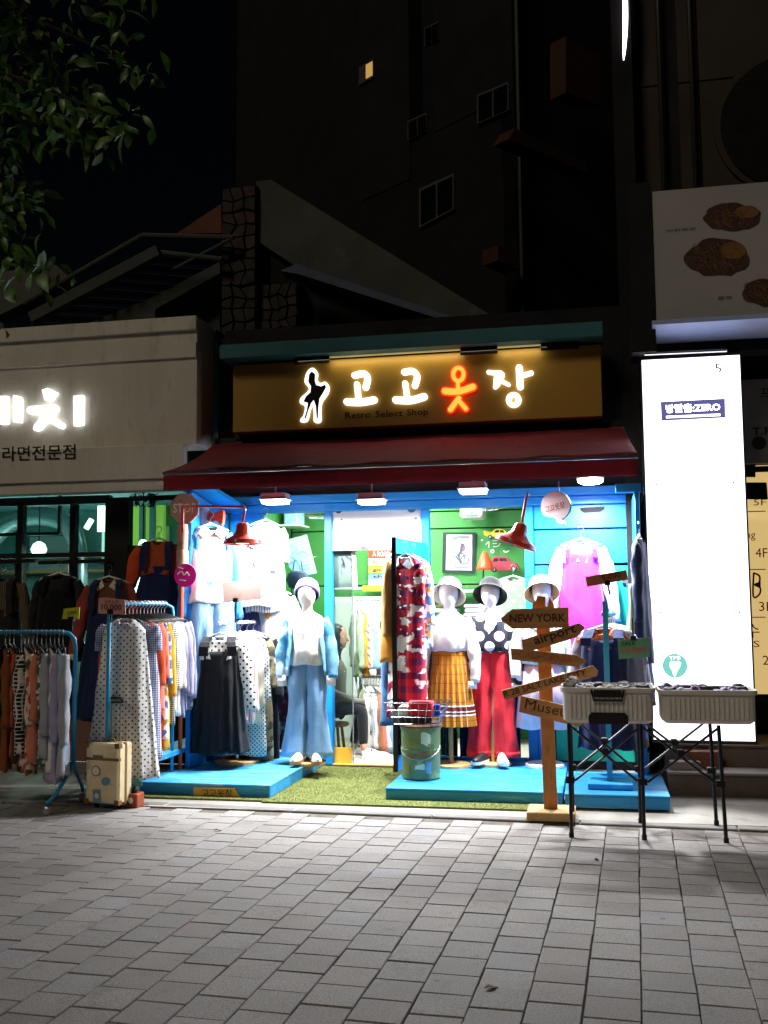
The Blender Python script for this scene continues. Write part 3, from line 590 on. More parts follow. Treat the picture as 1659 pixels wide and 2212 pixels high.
# ---------------------------------------------------------------- old house with a stone pillar behind
mk('stone_a', '3a3631', .9, .25, 7, .6, 40); mk('stone_b', '463834', .9, .25, 7, .6, 40); mk('stone_c', '33312c', .9, .25, 7, .6, 40); mk('mortar', '0c0b0a', .95, .2, 8)
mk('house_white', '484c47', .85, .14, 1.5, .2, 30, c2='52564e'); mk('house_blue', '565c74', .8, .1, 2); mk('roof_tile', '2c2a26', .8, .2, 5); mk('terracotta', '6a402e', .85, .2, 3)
HY = 10.6
ho = thing('stone_pillar_house', 'old gabled house with a rubble-stone chimney pillar behind the two shop fronts', 'house', (-3.2, HY, 0))
def q3(pts, Y, d, name, mat, par=None): return MB().poly([P(x, y, Y) for x, y in pts], (0, -1, 0), d).build(name, mat, par or ho)
pil = MB(); pil.box(-3.99, -3.58, HY, HY + .5, 2.9, 6.16); pil.box(-3.575, -3.13, HY + .12, HY + .5, 2.9, 5.05)
pl_ = pil.build('stone_pillar', 'mortar', ho)
def stones(x0, x1, z0, z1, Y, nx, nz):
    g = {}
    for j in range(nz + 1):
        for i in range(nx + 1):
            ex = i in (0, nx); ez = j in (0, nz)
            g[i, j] = (x0 + (x1 - x0) * (i + (.42 * (j % 2) - .2 if not ex else 0) + (0 if ex else jit(.22))) / nx, z0 + (z1 - z0) * (j + (0 if ez else jit(.3))) / nz)
    for j in range(nz):
        for i in range(nx):
            c = [g[i, j], g[i + 1, j], g[i + 1, j + 1], g[i, j + 1]]; mx_ = sum(a for a, b in c) / 4; mz_ = sum(b for a, b in c) / 4
            pts = []
            for k in range(4):
                a, b = c[k], c[(k + 1) % 4]; pts.append((a[0] + (mx_ - a[0]) * .09, a[1] + (mz_ - a[1]) * .09)); md = ((a[0] + b[0]) / 2, (a[1] + b[1]) / 2); pts.append((md[0] + (mx_ - md[0]) * .045, md[1] + (mz_ - md[1]) * .045))
            d = random.uniform(.02, .05)
            MB().loft([[(x, Y, z) for x, z in pts], [(mx_ + (x - mx_) * .9, Y - d, mz_ + (z - mz_) * .9) for x, z in pts]]).build('stone', random.choice(('stone_a', 'stone_b', 'stone_c')), pl_)
stones(-3.99, -3.585, 3.3, 6.16, HY, 3, 20); stones(-3.57, -3.14, 3.3, 5.05, HY + .12, 4, 13)
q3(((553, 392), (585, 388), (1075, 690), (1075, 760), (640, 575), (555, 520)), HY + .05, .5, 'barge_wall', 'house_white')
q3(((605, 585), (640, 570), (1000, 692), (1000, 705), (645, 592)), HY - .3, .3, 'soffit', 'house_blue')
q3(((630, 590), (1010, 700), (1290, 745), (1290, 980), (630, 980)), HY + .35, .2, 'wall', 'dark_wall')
q3(((720, 716), (790, 731), (790, 738), (727, 724), (727, 750), (719, 750)), HY + .1, .05, 'window_frame', 'house_blue')
MB().tube([P(868, 690, HY), P(875, 705, HY), P(876, 735, HY)], .014, 6).build('pipe', 'white_metal', ho)
# left eaves, beams and corrugated lean-to
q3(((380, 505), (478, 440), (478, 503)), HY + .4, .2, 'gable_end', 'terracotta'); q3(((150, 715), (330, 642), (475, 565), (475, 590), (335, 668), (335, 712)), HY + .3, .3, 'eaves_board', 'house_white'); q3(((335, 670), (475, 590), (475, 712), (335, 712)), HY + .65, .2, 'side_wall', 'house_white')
for a, b, r in (((50, 657), (308, 508), .03), ((308, 508), (505, 513), .03), ((345, 545), (480, 560), .03), ((505, 513), (340, 600), .02)):
    MB().tube([P(*a, HY - .2), P(*b, HY - .2)], r, 8).build('rail', 'house_white', ho)
MB().bar(P(70, 688, HY - .4), P(345, 543, HY - .4), .12, .12).build('beam', 'house_white', ho)
for k in range(9):
    t = k / 8; a = P(70 + 250 * t, 700 - 145 * t, HY); b = P(330 + 160 * t, 712 - 140 * t, HY + 1.2); MB().tube([a, b], .035, 6).build('roof_rib', 'roof_tile', ho)
q3(((-20, 590), (120, 572), (150, 600), (60, 650), (-20, 690)), HY + 2.5, .3, 'rear_roof', 'rest_wall')
for x in (385, 395, 425): MB().tube([P(x * 1.0 + 50, 712, HY - .3), P(x + 50, 960, HY - .3)], .02, 6).build('drain_pipe', 'dark_frame', ho)
# ---------------------------------------------------------------- apartment block far behind
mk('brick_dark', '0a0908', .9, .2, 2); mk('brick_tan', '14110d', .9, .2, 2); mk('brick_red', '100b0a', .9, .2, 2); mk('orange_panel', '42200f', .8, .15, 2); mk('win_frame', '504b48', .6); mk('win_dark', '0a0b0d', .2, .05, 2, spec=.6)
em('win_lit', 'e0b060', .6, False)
c0 = P(1112, 300, 15.0); c0.z = 0; dL = Vector((-.80, .60, 0)); dR = Vector((.60, .80, 0)); nL = Vector((-.60, -.80, 0)); nR = Vector((.80, -.60, 0))
tw = thing('apartment_block', 'tall dark brick apartment block with a few windows looming behind the house', 'building', c0)
def wall(d, s0, s1, z0, z1, n, off, name, mat, th=.25, par=None):
    a, b = c0 + d * s0 + n * off, c0 + d * s1 + n * off
    return MB().poly([a + Vector((0, 0, z0)), b + Vector((0, 0, z0)), b + Vector((0, 0, z1)), a + Vector((0, 0, z1))], n, th).build(name, mat, par or tw)
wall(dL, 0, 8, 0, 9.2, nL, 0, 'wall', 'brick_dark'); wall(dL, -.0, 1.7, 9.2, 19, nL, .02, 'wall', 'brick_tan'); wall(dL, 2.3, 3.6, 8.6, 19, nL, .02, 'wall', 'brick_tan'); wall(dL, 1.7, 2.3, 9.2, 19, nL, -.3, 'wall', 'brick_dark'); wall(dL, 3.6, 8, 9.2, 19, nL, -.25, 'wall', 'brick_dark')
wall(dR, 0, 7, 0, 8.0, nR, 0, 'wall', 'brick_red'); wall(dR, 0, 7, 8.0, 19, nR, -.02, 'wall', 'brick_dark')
def onL(pts, off, name, mat, par=tw, th=.06): return MB().poly([PL(x, y, c0 + nL * off, nL) for x, y in pts], nL, th).build(name, mat, par)
def onR(pts, off, name, mat, par=tw, th=.3): return MB().poly([PL(x, y, c0 + nR * off, nR) for x, y in pts], nR, th).build(name, mat, par)
for q in (((905, 408), (980, 374), (980, 452), (905, 492)), ((880, 262), (921, 243), (921, 285), (880, 302)), ((1030, 205), (1098, 176), (1098, 238), (1030, 268)), ((775, 146), (806, 128), (806, 166), (775, 184)), ((917, 60), (946, 46), (946, 84), (917, 100))):
    lit = q[0][0] == 775
    f = onL(q, .06, 'window', 'win_frame'); cx = sum(p[0] for p in q) / 4; cy = sum(p[1] for p in q) / 4
    if lit: onL([(790, 140), (804, 132), (804, 162), (790, 170)], .075, 'pane', 'win_lit', f, .01); continue
    for s0, s1 in ((.05, .47), (.53, .95)):
        def at_(u, v): a = Vector(q[0]).lerp(Vector(q[1]), u); b = Vector(q[3]).lerp(Vector(q[2]), u); r = a.lerp(b, v); return r.x, r.y
        onL([at_(s0, .07), at_(s1, .07), at_(s1, .93), at_(s0, .93)], .075, 'pane', 'win_dark', f, .01)
onR(((1222, 78), (1296, 120), (1296, 225), (1280, 222), (1222, 200)), .6, 'balcony', 'orange_panel'); onR(((1112, 276), (1268, 352), (1268, 372), (1100, 300)), .6, 'ledge', 'orange_panel'); onR(((1076, 530), (1120, 548), (1120, 582), (1076, 562)), .3, 'sign_panel', 'orange_panel')
MB().tube([c0 + nR * .1 + dL * .02 + Vector((0, 0, 0)), c0 + nR * .1 + dL * .02 + Vector((0, 0, 19))], .04, 6).build('pipe', 'dark_frame', tw); MB().tube([c0 + nR * .1 + dR * 3.2, c0 + nR * .1 + dR * 3.2 + Vector((0, 0, 9))], .03, 6).build('pipe', 'win_frame', tw)
# ---------------------------------------------------------------- commercial building on the right
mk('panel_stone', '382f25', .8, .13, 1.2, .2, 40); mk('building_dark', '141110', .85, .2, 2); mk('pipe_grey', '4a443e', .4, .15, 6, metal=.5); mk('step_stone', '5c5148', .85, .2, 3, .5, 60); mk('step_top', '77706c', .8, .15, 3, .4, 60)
em('door_amber', 'ecca84', .74); mk('band_grey', '8a8580', .7, .08, 2); mk('amber_ink', 'a05a10', .6)
RB = thing('commercial_building', 'stone-panelled commercial building with pipes and round window at right', 'building', (1.5, 9.5, 0)); RY = 9.3
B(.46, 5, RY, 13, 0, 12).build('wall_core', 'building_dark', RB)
xs = [P(x, 400, RY).x for x in (1388, 1430, 1470, 1516)] + [3.0, 4.9]
zs = [3.5, 4.55, 6.15, 7.75, 9.35, 11.9]
for i, (a, b) in enumerate(zip(xs, xs[1:])):
    if i == 1: continue
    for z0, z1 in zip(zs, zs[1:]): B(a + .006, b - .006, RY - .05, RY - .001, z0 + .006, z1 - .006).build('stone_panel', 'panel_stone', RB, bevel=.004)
for x in (1336, 1434, 1503): p = P(x, 400, RY - .12); MB().tube([(p.x, p.y, 2.6), (p.x, p.y, 12)], .022 if x > 1400 else .03, 8).build('pipe', 'pipe_grey', RB, smooth=True)
B(.30, .47, RY - .3, RY, .2, 12).build('corner_pier', 'building_dark', RB)
cc = P(1712, 262, RY - .08); rr = (P(1712, 262, RY - .08) - P(1556, 262, RY - .08)).length
MB().poly([cc + Vector((math.cos(a) * rr * 1.09, -.002, math.sin(a) * rr * 1.09)) for a in [2 * math.pi * k / 48 for k in range(48)]], (0, -1, 0), .05).build('round_surround', 'panel_stone', RB)
MB().poly([cc + Vector((math.cos(a) * rr, -.02, math.sin(a) * rr)) for a in [2 * math.pi * k / 48 for k in range(48)]], (0, -1, 0), .012).build('round_window', 'void_black', RB)
mk('junction_cream', 'b0a080', .7, .15, 5)
MB().poly([P(x, y, RY - .2) for x, y in ((1343, 538), (1368, 530), (1372, 580), (1366, 600), (1352, 590))], (0, -1, 0), .12).build('junction_box', 'junction_cream', RB)
t = thing('neon_tube', 'vertical white neon tube glowing at the top of the right-hand building edge', 'lamp', P(1349, 60, 9.0))
pts = [P(1347 + 4 * math.sin(k / 10 * 3.1), -60 + 19 * k, 9.0) for k in range(11)]
MB().tube(pts, [.02, .022, .022, .022, .022, .022, .021, .019, .016, .012, .004], 10).build('tube', 'tube_white', t, smooth=True); MB().tube([p + Vector((.06, .06, 0)) for p in pts[:-1]], .03, 8).build('holder', 'black_metal', t)
# amber-lit lobby door, band with lettering, steps
lb = thing('lobby_door', 'amber-lit glass lobby entrance with floor directory lettering at far right', 'door', (1.7, RY - .1, .35))
B(.95, 3.2, RY - .1, RY - .05, .62, 2.62).build('lit_glass', 'door_amber', lb)
B(.9, 3.3, RY - .14, RY - .04, .32, .618).build('threshold', 'step_stone', lb); q3(((1608, 1042), (1656, 1042), (1659, 1078), (1610, 1078)), RY - .14, .03, 'plate', 'building_dark', lb); q3(((1600, 985), (1632, 985), (1632, 1030), (1604, 1030)), RY - .14, .03, 'closer', 'building_dark', lb)
for x_ in (1.78, 2.5): B(x_, x_ + .05, RY - .13, RY - .101, .62, 2.62).build('mullion', 'dark_frame', lb)
for z_ in (.62, 2.56): B(.95, 3.2, RY - .125, RY - .1015, z_, z_ + .05).build('rail', 'dark_frame', lb)
B(1.9, 1.93, RY - .17, RY - .135, 1.2, 1.7).build('pull_handle', 'steel', lb)
for s, x0, x1, y, h in (('5F', 1628, 1655, 1092, 14), ('4F', 1632, 1658, 1204, 20), ('3F', 1640, 1668, 1320, 20), ('2F', 1648, 1676, 1436, 20), ('ng', 1611, 1632, 1168, 16), ('수', 1612, 1641, 1378, 30), ('ES', 1612, 1641, 1398, 14)): text(s, (x0, y), (x1, y), h, RY - .103, 'amber_ink', lb)
for y in (1105, 1230, 1333): a, b = P(1605, y, RY - .104), P(1654, y, RY - .104); B(a.x, b.x, RY - .106, RY - .102, a.z - .006, a.z + .002).build('rule', 'amber_ink', lb)
strokes([([(1628, 1238), (1640, 1244), (1640, 1258), (1630, 1263), (1642, 1270), (1640, 1284), (1627, 1288), (1628, 1238)], 4)], RY - .1, 'amber_ink', lb, 'lettering', .003, .006)
bs = thing('entrance_band', 'grey band with dark lettering above the lobby entrance', 'sign', (1.7, RY - .2, 2.62))
B(.9, 3.3, RY - .22, RY - .11, 2.625, 3.35).build('panel', 'band_grey', bs); text('T.P.B', (1625, 940), (1690, 938), 16, RY - .222, 'ink', bs, bold=.02); text('프', (1642, 858), (1668, 857), 18, RY - .222, 'ink', bs)
c_ = P(1640, 957, RY - .224); MB().poly([c_ + Vector((math.cos(a) * .058, 0, math.sin(a) * .058)) for a in [2 * math.pi * k / 24 for k in range(24)]], (0, -1, 0), .003).build('emblem', 'ink', bs)
st = thing('entrance_steps', 'stone entrance steps below the glowing light box at right', 'steps', (1.8, 8.6, 0))
B(.52, 4.2, 8.12, 9.25, -.01, .155).build('lower_riser', 'step_stone', st); B(.515, 4.2, 8.10, 8.5, .157, .178).build('lower_tread', 'step_top', st, bevel=.004); B(.52, 4.2, 8.42, 9.25, .18, .325).build('upper_riser', 'step_stone', st); B(.515, 4.2, 8.40, 9.2, .327, .347).build('upper_tread', 'step_stone', st, bevel=.004)
for x, y, z, w, mt, lab in ((1480, 1662, .178, .11, 'step_top', 'grey concrete brick on the lower entrance step'), (1502, 1632, .18, .13, 'terracotta', 'terracotta brick resting behind the folding stand on the steps')):
    g = G(x, y, z); g.y = min(g.y, 8.3) if w < .12 else 8.28; z0 = .1785 if w < .12 else .1785
    m = MB(Matrix.Translation((g.x, g.y if w < .12 else 8.33, z0)) @ Matrix.Rotation(R(8), 4, 'Z')); m.box(-w, w, -.05, .05, 0, .065 if w < .12 else .13)
    m.build('brick', mt, label=lab, cat='brick', bevel=.005)
# ---------------------------------------------------------------- glowing light box
em('box_face', 'f6f6ff', 2.3); mk('box_purple', '3c3490', .5); mk('faint_ink', 'a8a8b4', .7); mk('emblem_green', '5f9f90', .6)
em('print_purple', '211e55', .18, False); em('print_grey', '9a9aa6', .8, False); em('print_green', '3f8578', .28, False)
bxs = thing('light_box', 'tall glowing white light-box sign with small purple label standing at right', 'sign', (.82, 8.45, .347))
B(.425, 1.215, 8.43, 8.62, .349, 3.44).build('casing', 'black_metal', bxs); fc = B(.44, 1.2, 8.418, 8.4295, .375, 3.415).build('face', 'box_face', bxs); BY = 8.416
q3(((1427, 868), (1566, 861), (1567, 902), (1429, 909)), BY, .002, 'label_panel', 'print_purple', bxs)
text('방탈출:ZERO', (1438, 893), (1556, 888), 19, BY - .002, 'sign_white', bxs, bold=.03); MB().bar(P(1439, 901, BY - .004), P(1556, 896, BY - .004), .002, .018).build('underline', 'sign_white', bxs)
text('5', (1545, 806), (1559, 805), 20, BY, 'print_purple', bxs); text('F', (1567, 803), (1577, 802), 12, BY, 'print_grey', bxs)
text('4', (1564, 1080), (1576, 1079), 16, BY, 'print_grey', bxs)
for x, y in ((1418, 1046), (1584, 1042), (1426, 1323), (1597, 1323)): p = P(x, y, BY); MB().lathe([(.008, 0), (.006, .006)], (0, 0, 0), 8).build('screw', 'print_purple', bxs) if False else B(p.x - .007, p.x + .007, BY - .004, BY, p.z - .007, p.z + .007).build('screw', 'print_purple', bxs)
e_ = P(1458, 1438, BY); r_ = .095
MB().poly([e_ + Vector((math.cos(a) * r_, -.001, math.sin(a) * r_)) for a in [2 * math.pi * k / 32 for k in range(32)]], (0, -1, 0), .003).build('emblem', 'print_green', bxs)
MB().poly([P(x, y, BY - .004) for x, y in ((1446, 1432), (1450, 1428), (1458, 1430), (1466, 1428), (1471, 1432), (1468, 1442), (1463, 1448), (1461, 1456), (1458, 1462), (1454, 1456), (1452, 1448), (1448, 1442))], (0, -1, 0), .002).build('emblem_head', 'sign_white', bxs); text('TPB', (1446, 1425), (1470, 1424), 7, BY - .004, 'sign_white', bxs)
lamp('box_light', bxs, (.82, 8.40, 1.9), 14, .7, (.95, .95, 1), (R(90), 0, 0), sy=2.8)
# ---------------------------------------------------------------- menu billboard
mk('billboard', 'a8a4a2', .7, .07, 1.2); mk('food_brown', '3c2216', .6, .6, 26, c2='7a4628'); mk('food_noodle', '8a6644', .5, .2, 20); mk('egg', '7a5024', .6, .4, 24, c2='94703c'); mk('blue_tray', 'a8b8e8', .4, .12, 2)
mb_ = thing('menu_billboard', 'dim grey billboard with three dishes of food printed on it, upper right', 'billboard', (1.4, 8.3, 3.6))
B(.555, 2.6, 8.3, 8.42, 3.69, 4.775).build('panel', 'billboard', mb_); B(.36, .55, 8.28, 8.7, 3.45, 4.85).build('side_case', 'building_dark', mb_); MB().add([(.52, 8.22, 3.686), (2.6, 8.22, 3.686), (2.6, 8.22, 3.65), (.52, 8.22, 3.65), (.52, 8.49, 3.56), (2.6, 8.49, 3.56), (2.6, 8.7, 3.686), (.52, 8.7, 3.686)], [(0, 1, 2, 3), (3, 2, 5, 4), (4, 5, 6, 7), (7, 6, 1, 0), (0, 3, 4, 7), (1, 6, 5, 2)]).build('under_tray', 'blue_tray', mb_)
B(.44, 2.6, 8.5, 8.72, 3.47, 3.575).build('lower_beam', 'building_dark', mb_); MB().tube([P(1392, 765, 8.25), P(1570, 757, 8.25)], .012, 6).build('rod', 'steel', mb_)
def dish(cx, cy, w, h, seed, two):
    rnd = random.Random(seed); Y = 8.297
    o = [(cx + w / 2 * math.cos(a) * rnd.uniform(.88, 1.06), cy + h / 2 * math.sin(a) * rnd.uniform(.85, 1.08)) for a in [2 * math.pi * k / 22 for k in range(22)]]
    f = MB().poly([P(x, y, Y) for x, y in smoothpts(o, 2, True)], (0, -1, 0), .002).build('dish_print', 'food_brown', mb_)
    if two: MB().poly([P(cx + w * .24 + w * .2 * math.cos(a), cy - h * .2 + h * .22 * math.sin(a), Y - .002) for a in [2 * math.pi * k / 16 for k in range(16)]], (0, -1, 0), .0015).build('egg_print', 'egg', f)
    m = MB()
    for k in range(34):
        x, y, a = cx + rnd.uniform(-.34, .2) * w, cy + rnd.uniform(-.3, .3) * h, rnd.uniform(0, 6)
        pp = [P(x + math.cos(a + t) * rnd.uniform(.8, 1.2) * w * .1, y + math.sin(a + t * 1.3) * h * .14, Y - .003) for t in (0, .7, 1.4, 2.1)]
        m.tube(pp, .0022, 4)
    m.build('noodle_print', 'food_noodle', f)
dish(1583, 470, 128, 62, 3, True); dish(1549, 558, 142, 84, 5, True); dish(1660, 632, 122, 62, 8, False)
text('비빔쫄면', (1440, 502), (1502, 497), 6, 8.298, 'food_brown', mb_)
text('쫄면', (1550, 648), (1582, 646), 7, 8.298, 'food_brown', mb_)
# ---------------------------------------------------------------- street tree, upper left
mk('bark', '2e2620', .9, .3, 6, .6, 30); mk('tree_leaf', '48702a', .45, .5, 3.5, c2='6a963c', spec=.5)
tr = thing('street_tree', 'broad-leaved street tree with branches hanging into the upper left of view', 'tree', (-4.3, 4.6, 0))
MB().tube([(-4.3, 4.6, 0), (-4.25, 4.62, 1.5), (-4.15, 4.7, 3.0), (-3.9, 4.9, 4.6), (-3.5, 5.1, 6.2)], [.17, .14, .12, .09, .05], 12).build('trunk', 'bark', tr, smooth=True)
br = MB(); lf = MB(); tips = []
rnd = random.Random(11)
for k in range(64):
    while True:
        x, y = rnd.uniform(-260, 320), rnd.uniform(-420, 720)
        if (y < 330 and x < 300 - max(0, y - 280) * 3) or (330 <= y < 480 and x < 70) or (470 < y < 600 and x < 190) or (560 < y < 720 and x < 45): break
    Yd = rnd.uniform(4.7, 5.8); e = P(x, y, Yd); s = Vector((-3.95, 4.9, min(6.0, max(2.6, e.z + rnd.uniform(.1, .9))))); md = s.lerp(e, .55) + Vector((0, 0, .16))
    br.tube([s, md, e], [.026, .014, .006], 6)
    for t in [.35, .55, .7, .82, .92, 1.0, 1.04]:
        b = s.lerp(md, t / .55) if t < .55 else md.lerp(e, (t - .55) / .45)
        for j in range(8 if t > .5 else 3): tips.append((b, rnd.random()))
br.build('branches', 'bark', tr)
def leaf1(m, p, L, W, d, n):
    d = d.normalized(); s = d.cross(n).normalized(); n = s.cross(d); pts = []
    for t, w, dz in ((0, .02, 0), (.25, .75, .05), (.5, 1, .05), (.78, .6, -.02), (1, .02, -.12)): c = p + d * (L * t) + n * (L * dz); pts.append((c - s * (W * w / 2) + n * (W * .12 * w), c, c + s * (W * w / 2) + n * (W * .12 * w)))
    v = [q for r in pts for q in r]; f = []
    for i in range(4):
        for j in (0, 1): a = i * 3 + j; f.append((a, a + 1, a + 4, a + 3))
    m.add(v, f)
for b, r in tips:
    p = b + Vector((rnd.uniform(-.12, .12), rnd.uniform(-.12, .12), rnd.uniform(-.1, .08)))
    d = Vector((rnd.uniform(-.6, .8), rnd.uniform(-.5, .5), rnd.uniform(-1.2, .1))); n = Vector((rnd.uniform(-.6, .6), rnd.uniform(-1, .2), rnd.uniform(-.2, 1)))
    if d.cross(n).length < .1: continue
    sz = rnd.choice((.6, .9, 1, 1.25)); leaf1(lf, p, sz * rnd.uniform(.08, .14), sz * rnd.uniform(.035, .06), d, n)
lf.build('crown', 'tree_leaf', tr, smooth=True, kind='stuff')
# ---------------------------------------------------------------- garment builders (local: x across, -y front, z up; z=0 at the rail)
def body_mb(L, sw, hw, th, folds, amp, neck=.06, z0=-.12, seed=0, ww=None, NR=22, NS=48, flat_top=False, drop=.055):
    rnd = random.Random(seed); ph = [rnd.uniform(0, 6.3) for _ in range(4)]; m = MB(); rings = []
    ts = [-.02, -.01] + [i / (NR - 1) for i in range(NR)]
    for k, t in enumerate(ts):
        ring_ = []
        for j in range(NS):
            a = 2 * math.pi * j / NS; ca, sa = math.cos(a), math.sin(a)
            cx = math.copysign(abs(ca) ** .8, ca); cy = math.copysign(abs(sa) ** .8, sa)
            if flat_top or k >= 2:
                tt = max(t, 0); w = sw / 2 + (hw - sw) / 2 * tt ** 1.1
                if ww: w *= 1 - (1 - ww / sw) * math.exp(-((tt - .38) / .2) ** 2)
                d = th / 2 * (1 + .9 * tt); x = w * cx
                f = tt ** .7 * amp * (math.sin(folds * cx * 3.1 + ph[0] + 1.5 * tt) + .5 * math.sin(folds * 1.7 * cx * 3.1 + ph[1]))
                y = d * cy + f + .3 * f * cy
                x += .012 * tt * math.sin(3 * a + ph[2]); z = z0 - drop * min(1, abs(x) / (sw / 2)) ** 1.3 * (1 - tt) ** 2 - .035 * tt ** 0 - tt * L + .008 * tt * math.sin(5 * a + ph[3])
            else:
                s = (.30, .52)[k]; x = sw / 2 * s * cx; y = th * .42 * cy; z = z0 - .012 * k - (neck * max(0, -cy) * (1 - abs(cx)) if k == 0 else neck * .55 * max(0, -cy) * (1 - abs(cx)))
            ring_.append((x, y, z))
        rings.append(ring_)
    if flat_top: rings = rings[2:]
    return m.loft(rings, False, False)
def sleeve_mb(side, sw, L, w0=.085, w1=.055, z0=-.12, spread=.10, amp=.006, seed=0, puff=0., fwd=0.):
    rnd = random.Random(seed + side * 7); p0 = rnd.uniform(0, 6); m = MB(); rings = []; n = 16
    for i in range(17):
        t = i / 16; r = (w0 + (w1 - w0) * t) * (1 + puff * math.sin(math.pi * min(1, t * 1.1)) ** 2) * (.55 + .45 * min(1, t * 4))
        if puff and t > .93: r = w1 * .8
        cx = side * (sw / 2 - .035 + spread * (t ** .8)); cz = z0 - .062 - L * t; cy = -fwd * t * t
        rings.append([(cx + r * math.cos(2 * math.pi * j / n) * .75, cy + r * .62 * math.sin(2 * math.pi * j / n) + amp * math.sin(t * 17 + p0 + j), cz + side * r * .5 * math.cos(2 * math.pi * j / n) * (1 - t)) for j in range(n)])
    return m.loft(rings, True, True)
def hanger(par, sw, mat='hanger_white', z0=-.12):
    m = MB(); m.tube([(0, 0, -.095), (0, 0, -.05), (.022, 0, -.03), (.024, 0, -.005), (.008, 0, .012), (-.014, 0, .006), (-.02, 0, -.006)], .0035, 6); m.build('hook', 'steel', par, local=True)
    w = sw / 2 * .86; m = MB(); m.tube([(-w, 0, -.15), (-w * .55, 0, -.125), (0, 0, -.092), (w * .55, 0, -.125), (w, 0, -.15)], [.006, .01, .009, .01, .006], 8); return m.build('hanger', mat, par, local=True, smooth=True)
SEED = [100]
def garment(name, label, cat, at_, rz=0., L=.62, sw=.40, hw=.46, th=.07, mat='plain', folds=4, amp=.015, neck=.06, sl=.5, smat=None, sw0=.085, sw1=.055, spread=.08, puff=0., hang='hanger_white', group=None, bib=None, collar=None, ww=None, skirt=None, cuff=None, fwd=0., tilt=0., buttons=None, coat=None):
    SEED[0] += 1; sd = SEED[0]
    if bib: L = min(L, bib[1] + .07); hw = sw * .72
    t = thing(name, label, cat, at_, rz, group, ry=tilt)
    body_mb(L, sw, hw, th, folds, amp, neck, seed=sd, ww=ww).build('bodice' if bib or skirt else 'body', mat, t, local=True, smooth=True, solid=.003, crumple=((.010, 9.), (.005, 24.)))
    if sl:
        for s in (-1, 1):
            o = sleeve_mb(s, sw, sl, sw0, sw1, spread=spread, seed=sd, puff=puff, fwd=fwd).build('sleeve', smat or mat, t, local=True, smooth=True, crumple=((.009, 12.), (.005, 28.)))
            if cuff: x = s * (sw / 2 - .035 + spread); MB().lathe([(sw1 * .8, 0), (sw1 * .85, .05)], (x, -fwd, -.12 - .075 - sl), 12, .8, .68).build('cuff', cuff, o, local=True, smooth=True)
    if hang: hanger(t, sw, hang)
    if collar:
        for s in (-1, 1): MB().poly([(s * .02, -th * .62 - .012, -.155 - neck * .6), (s * .085, -th * .55 - .008, -.225), (s * .12, -th * .5 - .004, -.19), (s * .055, -th * .3, -.118)], (0, -1, 0), .005).build('collar', collar, t, local=True)
    if bib:                                            # pinafore / dungaree worn over the top: (material, top drop, length, width, strap width)
        bm_, dz, bl, bw, stw = bib; b = body_mb(bl, sw * .76, bw, th * 1.8, folds + 2, amp * 2.0, z0=-.12 - dz, seed=sd + 5, flat_top=True, drop=.0).build('pinafore', bm_, t, local=True, smooth=True, solid=.003, crumple=((.018, 7.), (.007, 20.)))
        for s in (-1, 1):
            path = [(s * sw * .29, -th * 1.02 - .014, -.12 - dz - .07), (s * sw * .28, -th * 1.05 - .016, -.12 - dz * .5 - .04), (s * sw * .26, -th * .85 - .012, -.17), (s * sw * .24, -th * .2, -.122), (s * sw * .25, th * .6, -.16)]
            MB().loft([[(x - stw / 2, y - .003, z), (x + stw / 2, y - .003, z), (x + stw / 2, y + .003, z - .004), (x - stw / 2, y + .003, z - .004)] for x, y, z in path]).build('strap', bm_, b, local=True)
    if coat: open_coat(t, 1.0, sw, th, coat)
    if skirt: sm, dz, l2, w2 = skirt; body_mb(l2, (ww or sw) * 1.0, w2, th * 1.15, folds + 1, amp * 1.6, z0=-.12 - dz, seed=sd + 9, flat_top=True, drop=0).build('skirt', sm, t, local=True, smooth=True, solid=.003, crumple=((.010, 9.), (.005, 24.)))
    if buttons:
        for k in range(buttons): B(-.007, .007, -th * .62 - .02, -th * .62 - .012, -.27 - .09 * k, -.256 - .09 * k).build('button', 'hanger_white', t, local=True)
    return t
def trousers_mb(L, ww, hipw, hem, th, seed=0, crotch=.24, amp=.008, gap=.01, knee=None, z0=0.):
    rnd = random.Random(seed); m = MB(); n = 28; c = crotch / L; top = hipw / 2; kn = knee or top
    for s in (-1, 1):
        lr = []; p0 = rnd.uniform(0, 6)
        for i in range(20):
            t = i / 19
            o_ = max(0, 1 - max(0, t - c * .85) / .12)
            if t < c: u = t / c; w = ww / 2 + (top - ww / 2) * u ** .8; cx = s * w * (.49 - .08 * o_); d = th / 2 * (.92 + .14 * u)
            else:
                v = (t - c) / (1 - c); w = top + (kn - top) * min(1, v / .4) if v < .4 else kn + (hem - kn) * ((v - .4) / .6) ** 1.3
                cx = s * (top * (.49 - .08 * o_) + gap * v + (w - top) * .42); d = th / 2 * 1.06 * (1 + (w / top - 1) * .6)
            k = .15 + t
            lr.append([(cx + w / 2 * (1.03 + .17 * o_) * math.cos(a) + amp * .4 * k * math.sin(5 * a + p0), d * math.sin(a) + amp * k * math.sin(6 * a + p0 + 3 * t) * abs(math.sin(a)), z0 - L * t) for a in [2 * math.pi * j / n for j in range(n)]])
        m.loft(lr, False, False)
    return m
